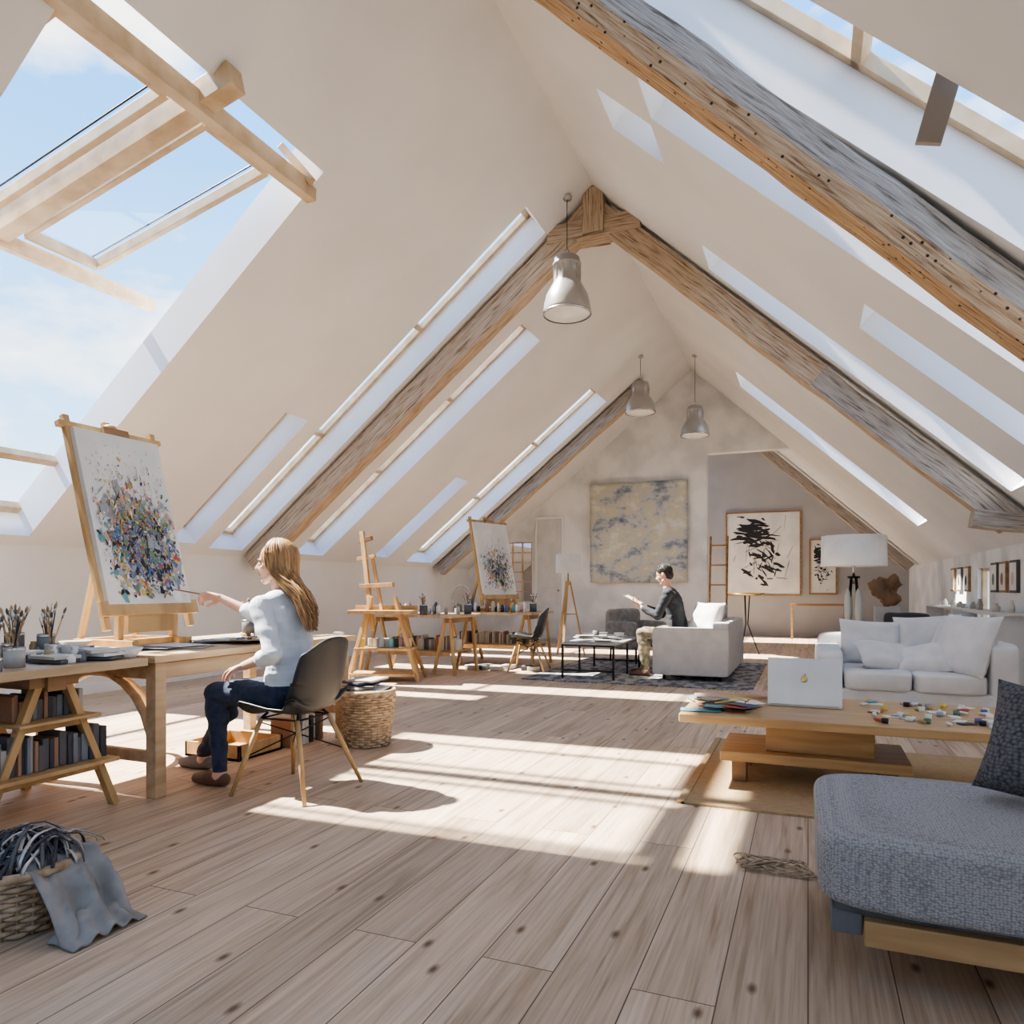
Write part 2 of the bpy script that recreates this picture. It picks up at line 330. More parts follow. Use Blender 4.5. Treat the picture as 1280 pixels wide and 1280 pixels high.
for i in range(7):
    z=WZ0+.015+i*((WZ1-WZ0-.03)/6); b.b2((W0,YG+.02,z-.01),(W1,YG+.06,z+.01),m_frame)
b.done('window_2')
b=MB(); b.b2((-5.34,YG-.03,0),(-4.7,YG-.002,2.6),m_reveal); b.b2((-5.29,YG-.05,0.02),(-4.75,YG-.03,2.54),m_doorp)
for z0,z1 in((.2,1.1),(1.3,2.4)): b.b2((-5.2,YG-.06,z0),(-4.84,YG-.05,z1),m_doorp)
b.ell((-4.8,YG-.08,1.05),(.025,.03,.025),m_chrome,n=8); b.done('door_1',.004)
b=MB()
for y in (10.12,10.73): b.b2((XR+.05,y-.02,.55),(XR+.1,y+.02,1.35),m_frame)
for z in (.57,1.33): b.b2((XR+.05,10.1,z-.02),(XR+.1,10.75,z+.02),m_frame)
b.done('window_3')
wi=4
def roofwin(fn,nrm,h,cross):
    global wi
    b=MB(); off=V(nrm)*(TH-.06); P=lambda s,y:V(fn(s,y))+off; s0,s1,y0,y1=h; w=.05
    sd=(P(s1,y0)-P(s0,y0)).normalized(); 
    b.bar(P(s0,y0+w/2),P(s1,y0+w/2),w,.07,m_frame,nrm); b.bar(P(s0,y1-w/2),P(s1,y1-w/2),w,.07,m_frame,nrm)
    for t in [0,1]+list(cross):
        s=s0+(s1-s0)*t; q=.03*(1 if t==0 else -1 if t==1 else 0)
        b.bar(P(s,y0)+sd*q,P(s,y1)+sd*q,.06,.07,m_frame,nrm)
    b.done('window_%d'%wi,.003,recalc=False); wi+=1  # numbering includes frames of the added, unseen roof openings
fL=lambda s,y:(s,y,ZL(s)); fR=lambda s,y:(s,y,ZR(s))
for h in LH[1:]: roofwin(fL,nL,h,[.35,.68] if h[1]-h[0]>2 else [])
for h in RH: roofwin(fR,nR,h,[.5] if h[1]-h[0]>2 else [])
b=MB()
off=nL*(TH-.05); PL=lambda x,y:V((x,y,ZL(x)))+off
for x in (-6.25,): b.bar(PL(x,2.57),PL(x,4.55),.07,.08,m_frame,nL)
b.bar(PL(-6.76,2.57),PL(-6.76,4.55),.08,.08,m_frame,nL)
fp=lambda x,y,dz=0:V((x,y,4.19+.23*(x+3.5)+dz))
b.bar(fp(-3.3,3.5,.05),fp(-5.75,3.5,.05),.13,.15,m_frame)
b.bar(fp(-3.58,2.45),fp(-3.58,4.6),.09,.13,m_frame)
b.bar(fp(-5.6,2.3),fp(-5.6,4.9),.07,.11,m_frame)
def sash(y0,y1,x0,x1):
    for y in(y0,y1): b.bar(fp(x0,y,.07),fp(x1,y,.07),.05,.08,m_frame)
    for x in(x0,x1): b.bar(fp(x,y0,.07),fp(x,y1,.07),.05,.08,m_frame)
    b.add([fp(x0,y0,.08),fp(x1,y0,.08),fp(x1,y1,.08),fp(x0,y1,.08)],[(0,1,2,3)],m_glass)
    for y in(y0+.04,y1-.04): b.bar(fp(x0,y,.125),fp(x1,y,.125),.012,.01,m_black)
sash(3.66,4.25,-3.72,-5.5); sash(2.62,3.34,-3.72,-5.5)
b.bar((-3.5,4.5,4.2),(-3.75,4.45,4.5),.05,.06,m_frame)
b.done('window_%d'%wi,.004,recalc=False); wi+=1
b=MB(); b.bar((.56,3.08,3.28),(.42,3.12,2.78),.09,.03,m_beamside,(0,1,0)); b.done('roof_window_stay',.003)
# ---------------------------------------------------------------- trusses
def timber(b,p,q,w,h,ms,mb_,up,seg=28,amp=.012,seed=0,low=(0,1)):
    p=V(p);q=V(q);d=q-p;L=d.length;d.normalize();sx=d.cross(V(up)).normalized();u=sx.cross(d)
    prof=[(-1,-1),(-.0,-1),(1,-1),(1,-.1),(1,1),(0,1),(-1,1),(-1,0)]
    vs=[]
    for i in range(seg+1):
        t=i/seg; c=p+d*(L*t)
        for k,(a,e_) in enumerate(prof):
            pt=c+sx*(a*w/2*(1-.06*(abs(a)*abs(e_))))+u*(e_*h/2*(1-.06*(abs(a)*abs(e_))))
            pt+=V((noise.noise(pt*3+V((seed,0,0))),noise.noise(pt*3+V((0,seed,5))),noise.noise(pt*3+V((9,0,seed)))))*amp
            vs.append(pt)
    per=[0,w/2,w,w+h*.45,w+h,w*1.5+h,2*w+h,2*w+1.5*h,2*w+2*h]
    for mat,ks in ((mb_,low),(ms,[k for k in range(8) if k not in low])):
        f=[];uv=[]
        for i in range(seg):
            for k in ks:
                k2=(k+1)%8; f.append((i*8+k,i*8+k2,(i+1)*8+k2,(i+1)*8+k)); x0=L*i/seg+seed;x1=L*(i+1)/seg+seed
                uv.append([(x0,per[k]),(x0,per[k+1]),(x1,per[k+1]),(x1,per[k])])
        if mat is ms:
            f+= [tuple(range(8)),tuple(seg*8+k for k in range(8))]; uv+=[[(0,0)]*8,[(0,0)]*8]
        b.add(vs,f,mat,False,uv)
def lp(x,y,o): return V((x,y,ZL(x)))-nL*o
def rp(x,y,o): return V((x,y,ZR(x)))-nR*o
b=MB(); timber(b,rp(-2.0,3.52,.14),rp(1.95,4.16,.14),.2,.24,m_beamside,m_beambot,nR,amp=.010,low=(0,1,2)); b.done('roof_beam',recalc=True)
b=MB(); timber(b,rp(-2.0,7.5,.16),rp(.2,7.5,.16),.2,.24,m_beamtan,m_beamtan,nR,seed=3); timber(b,rp(.1,7.5,.165),rp(1.75,7.5,.16),.19,.23,m_beamside,m_beamtan,nR,seed=3)
timber(b,lp(-2.25,7.5,.16),lp(-6.85,7.5,.16),.22,.26,m_beamtan,m_beamtan,nL,seed=7)
timber(b,(-2.62,7.5,4.93),(-1.6,7.5,4.93),.26,.2,m_beamtan,m_beamtan,(0,0,1),seg=8,seed=5)
timber(b,(-2.1,7.5,4.85),(-2.1,7.5,5.33),.24,.34,m_beamtan,m_beamtan,(0,1,0),seg=6,seed=9)
timber(b,(1.35,7.5,1.72),(1.99,7.5,1.62),.22,.16,m_beamside,m_beamtan,(0,0,1),seg=8,seed=11)
b.done('roof_truss')
b=MB(); timber(b,lp(-2.75,12.7,.14),lp(-6.85,12.7,.14),.2,.22,m_beamside,m_beamtan,nL,seed=13); b.done('roof_beam')
b=MB(); timber(b,rp(-1.2,16,.14),rp(1.95,16,.14),.18,.2,m_beamside,m_beamtan,nR,seed=17); b.done('roof_beam')
# ---------------------------------------------------------------- pendants
def pendant(x,y,zb,r,h,ztop):
    b=MB(); c=(x,y,zb)
    b.lathe([(r*.93,.0),(r,.01),(r*.99,h*.06),(r*.95,h*.18),(r*.86,h*.32),(r*.68,h*.45),(r*.58,h*.52),(r*.56,h*.6),(r*.56,h*.8),(r*.6,h*.8),(r*.6,h*.84),(r*.53,h*.86),(r*.53,h*.93),(r*.4,h*.97),(.0,h)],c,m_pend)
    b.lathe([(r*.93,0),(r*.9,h*.06),(r*.5,h*.4),(0,h*.4)],c,m_shade)
    b.lathe([(r*.98,-.012),(r*1.02,-.005),(r*1.02,.012),(r*.96,.012)],c,m_chrome)
    b.lathe([(0,-.05),(r*.5,-.04),(r*.85,-.015),(r*.95,0)],c,m_pendg)
    for k in range(12):
        a=k*math.pi/6; b.bar((x+r*.57*math.cos(a),y+r*.57*math.sin(a),zb+h*.54),(x+r*.57*math.cos(a),y+r*.57*math.sin(a),zb+h*.78),.008,.01,m_pend)
    b.tube([(x,y,zb+h*.98),(x,y,zb+h+.05)],.018,m_chrome,8)
    b.tube([(x,y,zb+h),(x,y,ztop)],.004,m_black,6)
    b.lathe([(.05,0),(.05,-.03),(0,-.035)],(x,y,ztop),m_pend,16)
    b.done('pendant_lamp')
pendant(-2.32,7.15,3.95,.25,.62,ZL(-2.32)); pendant(-2.58,11.9,4.02,.25,.53,ZL(-2.58)); pendant(-1.77,12.45,3.68,.24,.52,ZR(-1.77))
# ---------------------------------------------------------------- furniture
E=empty('daybed',(1.0,2.5,0)); x0,x1,y0,y1=.05,1.97,2.13,2.95
b=MB()
b.b2((x0+.09,y0+.03,.13),(x1,y1,.2),m_tablew); b.b2((x0+.01,y0+.05,.15),(x0+.088,y1-.03,.21),m_block)
b.b2((x0+.02,y0+.06,.2),(x1,y1-.02,.235),m_block)
for x in (x0+.45,x1-.3):
    for y in (y0+.4,y1-.12): b.b2((x-.05,y-.05,0),(x+.05,y+.05,.13),m_woodd)
b.done('frame',.004,parent=E)
b=MB(); b.cush((x0-.03,y0-.0,.215),(x1,y1,.43),m_knit,e=.2,amp=.010,n=44); b.done('cushion',parent=E)
b=MB(); b.pillow((.74,2.66,.60),.46,.36,.17,m_knitd,Euler((math.radians(72),math.radians(8),math.radians(-25)))); b.done('throw_pillow')
b=MB(); b.b2((-.6,3.72,0),(1.5,5.4,.012),m_mat); 
for x in (-.6,1.5): b.b2((x-.02,3.72,0),(x+.02,5.4,.016),m_mat)
b.done('straw_mat')
b=MB(); b.b2((-.66,4.02,.362),(1.0,4.93,.409),m_tablew)
b.b2((-.46,4.2,.13),(.5,4.75,.185),m_tablew)
b.b2((-.22,4.28,.185),(.33,4.62,.362),m_tablew)
for x in (-.36,.40):
    for y in(4.28,4.68): b.b2((x-.04,y-.04,.012),(x+.04,y+.04,.13),m_woodd)
b.done('low_coffee_table',.005)
b=MB(); c=V((-.02,4.62,.411)); 
b.box(c+V((0,.0,.008)),(.40,.26,.014),m_alu); 
R=Euler((math.radians(-12),0,0)).to_matrix()
b.box(c+V((0,-.13,.012))+R@V((0,0,.135)),(.40,.009,.27),m_alu,R); b.box(c+V((0,-.125,.012))+R@V((0,.002,.135)),(.38,.008,.25),m_black,R)
b.ell(c+V((0,-.13,.012))+R@V((0,-.006,.15)),(.018,.003,.02),m_brass,R,n=8); b.ell(c+V((0,-.13,.012))+R@V((0.004,-.006,.175)),(.006,.003,.008),m_brass,R,n=6)
b.cyl(c+V((-.18,-.128,.014)),c+V((.18,-.128,.014)),.007,m_alu,n=8)
b.done('laptop',.002)
b=MB(); ks=list(PC.values())
for i in range(60):
    x=random.uniform(.28,.92); y=random.uniform(4.12,4.85); a=random.uniform(0,3.14); L=random.uniform(.025,.05); d=V((math.cos(a),math.sin(a),0))*L
    p=V((x,y,.420)); k=random.random()
    if k<.5:
        b.tube([p-d,p+d*.6,p+d*.8,p+d],[.010,.011,.005,.005],random.choice(ks+[PC['white']]*9+[m_alu]*6),8,flat=.8); 
    elif k<.75: b.lathe([(0,0),(.016,0),(.017,.024),(.012,.024),(.011,.01),(0,.01)],(x,y,.409),random.choice(ks+[PC['white']]*5),14)
    else: b.box((x,y,.412),(.08,.05,.005),random.choice(ks+[m_paper]*6),Euler((0,0,a)))
b.done('paint_tubes')
b=MB()
for i in range(14):
    x=random.uniform(-.6,-.27); y=random.uniform(4.15,4.8); z=.411+i*.003
    b.box((x,y,z),(random.uniform(.1,.22),random.uniform(.08,.16),.0025),random.choice(ks+[m_paper]*6+[BK[1]]*3),Euler((0,0,random.uniform(-.6,.6))))
for i in range(6): 
    x=random.uniform(-.6,-.3);y=random.uniform(4.1,4.3); b.cyl((x,y,.456),(x+random.uniform(-.1,.1),y+.12,.456),.004,random.choice(ks),n=6)
b.done('color_swatches')
E=empty('white_sofa',(.72,6.8,0)); sx0,sx1,sy0,sy1=.06,1.42,6.25,7.35
b=MB(); b.cush((sx0,sy0,.08),(sx1,sy1,.31),m_sofaw,e=.12,amp=.004)
b.cush((sx0,sy0+.02,.1),(sx0+.2,sy1,.60),m_sofaw,e=.18,amp=.008); b.cush((sx1-.18,sy0,.1),(sx1+.02,sy1,.68),m_sofaw,e=.18,amp=.008)
b.cush((sx0+.02,sy1-.2,.1),(sx1,sy1,.70),m_sofaw,e=.18,amp=.008); b.done('body',parent=E)
b=MB(); b.cush((sx0+.2,sy0-.03,.29),(.75,sy1-.18,.45),m_sofaw,e=.25,seed=1); b.cush((.75,sy0-.03,.29),(sx1-.18,sy1-.18,.45),m_sofaw,e=.25,seed=2); b.done('seat_cushions',parent=E)
b=MB()
for i,(x,y,z,w,h,rx,ry,rz) in enumerate([(.5,7.0,.62,.5,.42,70,3,5),(.95,7.02,.65,.52,.46,68,-4,-6),(1.12,6.75,.64,.42,.42,62,10,-35),(1.12,6.45,.66,.5,.5,68,0,-55),(.62,6.62,.53,.52,.3,35,8,20),(.85,6.55,.52,.4,.3,40,-12,-15)]):
    b.pillow((x,y,z),w,h,.17,m_sofaw,Euler((math.radians(rx),math.radians(ry),math.radians(rz))),seed=i*3)
b.done('back_pillows',parent=E)
b=MB()
for x in(sx0+.1,sx1-.1):
    for y in(sy0+.1,sy1-.1): b.cyl((x,y,0),(x,y,.1),.02,m_woodd,n=10)
b.done('feet',parent=E)
E=empty('grey_sofa',(-1.28,9.6,0)); 
b=MB(); b.cush((-1.7,8.6,.07),(-.85,10.6,.32),m_sofag,e=.1,amp=.003)
b.cush((-1.72,8.58,.07),(-.84,8.76,.63),m_sofag,e=.1,amp=.004,n=30); b.cush((-1.72,10.44,.07),(-.84,10.62,.63),m_sofag,e=.1,amp=.004)
b.cush((-1.03,8.6,.07),(-.84,10.6,.70),m_sofag,e=.12,amp=.004); b.done('body',parent=E)
b=MB(); b.cush((-1.74,8.76,.29),(-1.02,9.6,.43),m_sofag,e=.22,seed=4); b.cush((-1.74,9.6,.29),(-1.02,10.44,.43),m_sofag,e=.22,seed=5); b.done('seat_cushions',parent=E)
b=MB()
for i,(x,y,z,r) in enumerate([(-1.16,9.25,.70,-75),(-1.2,9.6,.68,-80),(-1.15,9.95,.70,-95),(-1.14,8.95,.72,-40),(-1.18,10.25,.68,-100)]):
    b.pillow((x,y,z),.48,.44,.18,m_sofaw if i%2 else m_sofag,Euler((math.radians(68),0,math.radians(r))),seed=i*5)
b.done('back_pillows',parent=E)
b=MB()
for x in(-1.6,-.95):
    for y in(8.7,10.5): b.cyl((x,y,.012),(x,y,.09),.02,m_black,n=10)
b.done('feet',parent=E)
b=MB(); b.b2((-3.2,8.08,0),(-.55,11.0,.01),m_rug)
for i in range(56): b.bar((-3.15+i*.047,8.08,.004),(-3.15+i*.047,8.02,.004),.01,.004,m_rug)
b.done('area_rug')
b=MB(); X0,X1,Y0,Y1,H=-2.75,-2.12,8.3,9.7,.42
for x in(X0,X1):
    for y in(Y0,Y1,(Y0+Y1)/2): b.b2((x-.012,y-.012,.01),(x+.012,y+.012,H),m_black)
    b.b2((x-.012,Y0,H-.02),(x+.012,Y1,H),m_black)
for y in(Y0,Y1): b.b2((X0,y-.012,H-.02),(X1,y+.012,H),m_black); b.b2((X0,y-.01,.1),(X1,y+.01,.12),m_black)
b.b2((X0-.02,Y0-.02,H),(X1+.02,Y1+.02,H+.02),m_concrete); b.done('coffee_table',.002)
b=MB()
for i in range(14):
    x=random.uniform(X0+.1,X1-.1);y=random.uniform(Y0+.1,Y1-.1); b.box((x,y,H+.027+i*.005),(.2,.15,.012),random.choice(BK),Euler((0,0,random.random())))
b.lathe([(0,0),(.05,0),(.07,.07),(.065,.07),(.045,.01),(0,.01)],(-2.3,9.3,H+.022),m_shade,16); b.lathe([(0,0),(.04,0),(.04,.12),(.035,.12)],(-2.5,8.9,H+.022),BK[1],12)
b.done('magazines')
def armchair(x,y,rz,mat,name='armchair'):
    b=MB(); R=Matrix.Rotation(rz,4,'Z')
    b.cush((-.32,-.3,.25),(.32,.32,.42),mat,e=.25); b.cush((-.32,.2,.3),(.32,.36,.78),mat,e=.3); b.cush((-.36,-.28,.2),(-.26,.32,.6),mat,e=.3); b.cush((.26,-.28,.2),(.36,.32,.6),mat,e=.3)
    for sx in(-.28,.28):
        for sy in(-.24,.28): b.cyl((sx,sy,0.0),(sx*.95,sy*.95,.26),.014,m_black,n=8)
    o=b.done(name,origin=(0,0,0)); o.matrix_world=Matrix.Translation((x,y,0.011))@R
armchair(-2.35,10.6,math.radians(60),m_cloth); armchair(.95,10.2,math.radians(-50),m_blackp)
def flamp(x,y,ztop,sr,sh,leg,kind):
    b=MB(); b.lathe([(sr,0),(sr*.98,sh),(sr*.96,sh),(sr*.98,0),(sr,0)],(x,y,ztop-sh),m_shade,36)
    for k in range(3): 
        a=k*2.094+.4; b.tube([(x,y,ztop-.05),(x+sr*.96*math.cos(a),y+sr*.96*math.sin(a),ztop-.02)],.003,m_chrome,5)
    zt=ztop-sh-.1
    b.ell((x,y,ztop-sh*.5),(.05,.05,.07),m_pendg,n=10)
    b.cyl((x,y,zt-.08),(x,y,ztop-.05),.014,m_chrome,n=10)
    if kind=='tri':
        b.lathe([(0,0),(.05,0),(.05,.05),(0,.05)],(x,y,zt-.09),leg,12,False)
        for k in range(3):
            a=k*2.094+.5; b.bar((x+.03*math.cos(a),y+.03*math.sin(a),zt-.03),(x+.27*math.cos(a),y+.27*math.sin(a),0.01),.035,.02,leg)
        for k in range(3):
            a=k*2.094+.5;a2=a+2.094; b.cyl((x+.13*math.cos(a),y+.13*math.sin(a),zt*.55),(x+.13*math.cos(a2),y+.13*math.sin(a2),zt*.55),.008,leg,n=6)
    else:
        for k in range(4):
            a=k*1.571+.6; dx=math.cos(a);dy=math.sin(a)
            b.tube([(x+dx*.03,y+dy*.03,zt),(x+dx*.06,y+dy*.06,zt-.3),(x+dx*.1,y+dy*.1,.5),(x+dx*.16,y+dy*.16,0)],.011,leg,8)
            b.ell((x+dx*.07,y+dy*.07,zt-.32),(.035,.035,.2),m_jar,n=10)
        b.lathe([(.06,0),(.06,.02),(0,.02)],(x,y,zt-.02),leg,16)
        b.lathe([(.17,0),(.17,.015),(0,.02)],(x,y,.0),leg,20)
    b.done('floor_lamp')
flamp(.43,8.1,1.63,.31,.31,m_black,'multi'); flamp(-3.55,11.0,1.64,.2,.3,m_wood,'tri')
# ---------------------------------------------------------------- work tables
b=MB(); 
b.b2((-4.1,2.72,.712),(-3.1,4.5,.75),m_bench)
for x in(-3.17,-4.03):
    for y in(2.79,4.42): b.b2((x-.035,y-.035,0),(x+.035,y+.035,.712),m_bench)
    b.b2((x-.02,2.8,.62),(x+.02,4.4,.705),m_bench); 
for y in(2.79,4.42): b.b2((-4.03,y-.02,.18),(-3.17,y+.02,.24),m_bench); b.b2((-4.03,y-.02,.62),(-3.17,y+.02,.705),m_bench)
b.tube([( -3.6-.4*math.cos(t)+.0,2.79,.22+.42*math.sin(t)) for t in [i*math.pi/12 for i in range(13)]],.028,m_bench,8,flat=.7)
b.tube([( -4.03,2.85+.7*math.sin(t),.1+.56*math.cos(t)) for t in [i*math.pi/2/12 for i in range(13)]],.03,m_bench,8,flat=.7)
b.done('workbench',.004)
b=MB(); b.b2((-4.15,.9,.705),(-3.1,2.68,.745),m_bench)
for y in(1.2,2.3):
    for x in(-3.28,-3.95):
        b.bar((x,y-.05,.7),(x,y-.33,0),.035,.045,m_wood,(1,0,0)); b.bar((x,y+.05,.7),(x,y+.33,0),.035,.045,m_wood,(1,0,0))
        b.b2((x-.025,y-.12,.64),(x+.025,y+.12,.7),m_woodd)
        b.b2((x-.018,y-.25,.2),(x+.018,y+.25,.235),m_wood); b.b2((x-.018,y-.17,.44),(x+.018,y+.17,.475),m_wood)
    b.b2((-4.05,y-.3,.235),(-3.2,y+.3,.255),m_wood); b.b2((-4.05,y-.2,.475),(-3.2,y+.2,.49),m_wood)
    b.b2((-3.99,y-.045,.62),(-3.24,y+.045,.705),m_woodd)
b.done('trestle_table',.003)
def books(x0,x1,y,z,hmax,axis='x',name='shelved_books',d=.18,pal=None):
    b=MB(); p=x0
    while p<x1:
        w=random.uniform(.015,.04); h=hmax*random.uniform(.65,1); mt=random.choice(pal or BK)
        if axis=='x': b.box((p+w/2,y,z+h/2),(w*.93,d*random.uniform(.8,1),h),mt)
        else: b.box((y,p+w/2,z+h/2),(d*random.uniform(.8,1),w*.93,h),mt)
        p+=w
    return b.done(name,.002)
DK=[BK[1],BK[6],BK[4],BK[2],BK[5],BK[1],BK[6]]
books(2.04,2.56,-3.35,.257,.18,'y',pal=DK); books(2.13,2.47,-3.38,.492,.13,'y',pal=DK)
b=MB(); A0=(-3.78,3.55); A1=(-3.32,3.95)
b.b2((A0[0],A0[1],0),(A1[0],A1[1],.02),m_wood); b.b2((A1[0]-.02,A0[1],0),(A1[0],A1[1],.1),m_wood); b.b2((A0[0],A0[1],0),(A0[0]+.02,A1[1],.1),m_wood); b.b2((A0[0],A0[1],0),(A1[0],A0[1]+.02,.1),m_wood); b.b2((A0[0],A1[1]-.02,0),(A1[0],A1[1],.1),m_wood); b.done('wooden_crate',.003)
books(3.98,4.33,-3.36,.002,.27,'y')
def jar(x,y,z,r,h,nb,name='brush_jar',mat=None):
    b=MB(); b.lathe([(0,0),(r,0),(r,h),(r*.92,h),(r*.92,.008),(0,.008)],(x,y,z),mat or BK[1],20)
    b.lathe([(r*1.03,h-.012),(r*1.03,h),(r*.95,h)],(x,y,z),m_chrome,20)
    for i in range(nb):
        a=random.uniform(0,6.28);t=random.uniform(.3,.9); L=random.uniform(.14,.22)
        p=V((x-r*.5*math.cos(a),y-r*.5*math.sin(a),z+.012)); d=V((math.cos(a)*t*.45,math.sin(a)*t*.45,1)).normalized(); q=p+d*L
        b.cyl(p,q,.0032,random.choice([m_wood,m_woodd,BK[1],PC['black'],PC['ochre']]),n=6)
        b.tube([q,q+d*.018,q+d*.03],[.0045,.0045,.0045],m_chrome,6); b.tube([q+d*.03,q+d*.045,q+d*.06],[.005,.007,.001],random.choice([BK[1],m_wick,PC['white'],m_woodd]),6)
    b.done(name)
for jx,jy,jr,jh,jn in ((-3.28,2.13,.042,.09,14),(-3.42,2.2,.032,.1,8),(-3.55,1.95,.042,.11,12),(-3.75,2.6,.042,.11,10),(-3.18,1.98,.03,.06,4),(-3.62,2.25,.035,.08,7),(-3.85,2.5,.045,.12,11),(-3.45,2.42,.03,.08,5),(-3.95,2.15,.05,.13,12)): jar(jx,jy,.746,jr,jh,jn,mat=random.choice([BK[1],BK[4],m_jar,m_jar]))
jar(-3.4,4.3,.751,.04,.1,8); jar(-3.75,4.1,.751,.045,.12,9)
b=MB()
for (x,y,n) in((-3.5,1.7,4),(-3.25,2.52,3),(-3.7,2.42,2),(-3.55,2.58,3),(-3.22,1.75,2),(-3.3,2.33,2)):
    for i in range(n): b.box((x,y,.757+i*.018),(.2,.13,.016),random.choice([BK[0],BK[3],m_paper,BK[5],BK[1]]),Euler((0,0,random.uniform(-.4,.4))))
b.done('book_stack',.002)
b=MB()
for i in range(26):
    x=random.uniform(-3.95,-3.2);y=random.uniform(1.9,2.6); r=random.uniform(.014,.026);h=random.uniform(.025,.07)
    b.lathe([(0,0),(r,0),(r,h),(r*.7,h*1.05),(r*.7,h*1.3),(0,h*1.3)],(x,y,.746),random.choice([m_paper,m_shade,BK[1],BK[4],BK[5],PC['white'],PC['ochre'],PC['blue'],m_jar]),12)
b.done('paint_pots')
b=MB(); b.lathe([(0,0),(.04,0),(.075,.05),(.07,.05),(.035,.008),(0,.008)],(-3.2,2.64,.746),m_shade,20); b.done('bowl')
b=MB(); b.lathe([(0,0),(.04,0),(.085,.045),(.08,.045),(.035,.008),(0,.008)],(-3.9,2.88,.751),m_concrete,20); b.done('bowl')
b=MB()
for i in range(9): b.box((random.uniform(-3.6,-3.3),random.uniform(3.0,3.9),.7525+i*.002),(.3,.22,.002),random.choice([m_paper,BK[5],m_canvas,BK[4]]),Euler((0,0,random.uniform(-.5,.5))))
b.done('paper_sheets')
b=MB()
n=28; pts=[]
for i in range(n):
    a=2*math.pi*i/n; pts.append((.17*math.cos(a)*(1+.1*math.sin(2*a)),.115*math.sin(a)))
c=V((-3.26,3.62,.775)); vs=[c+V((y,x,0)) for x,y in pts]+[c+V((y,x,.006)) for x,y in pts]
b.add(vs,[tuple(range(n)),tuple(range(2*n-1,n-1,-1))]+[(i,i+n,(i+1)%n+n,(i+1)%n) for i in range(n)],m_woodd)
for i in range(12):
    a=i*.5; b.ell(c+V((.075*math.sin(a),.12*math.cos(a),.009)),(.014,.016,.006),random.choice(ks),n=6)
b.done('paint_palette')
for rng,nn_ in (((1.4,1.9),12),((4.0,4.45),12)):
    b=MB()
    for i in range(nn_):
        x=random.uniform(-3.9,-3.2);y=random.uniform(*rng); a=random.uniform(0,3.14); d=V((math.cos(a),math.sin(a),0))*.05; p=V((x,y,.766))
        b.tube([p-d,p+d*.6,p+d*.8,p+d],[.014,.014,.006,.006],random.choice(ks+[PC['white']]*5+[m_alu]*4),8,flat=.8)
    b.done('paint_tubes')
# ---------------------------------------------------------------- easels
def dabs(b,o,A,B,N_,w,h,n,seed,cols,cx=.55,cy=.35,sx=.2,sy=.2,smin=.004,smax=.018,st=(.7,2.6),base=.001):
    rnd=random.Random(seed)
    for i in range(n):
        x=rnd.gauss(cx,sx);y=rnd.gauss(cy,sy)
        if not(.04<x<.96 and .04<y<.96): continue
        s=rnd.uniform(smin,smax)*(1 if rnd.random()<.88 else 1.8); k=rnd.randint(5,8); stt=rnd.uniform(*st); rot=rnd.gauss(0,.45)+math.pi/2
        c=o+A*(x*w)+B*(y*h)+N_*(base+i*2e-6)
        vs=[]
        for j in range(k):
            a=2*math.pi*j/k; r=s*rnd.uniform(.5,1.2); px=r*stt*math.cos(a);py=r*math.sin(a)
            qx=max(-x*w+.006,min((1-x)*w-.006,px*math.cos(rot)-py*math.sin(rot))); qy=max(-y*h+.006,min((1-y)*h-.006,px*math.sin(rot)+py*math.cos(rot)))
            vs.append(c+A*qx+B*qy)
        b.add(vs,[tuple(range(k))],PC[rnd.choice(cols)])
COL=['blue','yellow','ochre','black','green','grey','grey','violet','blue','white','white','teal','ochre','black','pink','red','yellow']
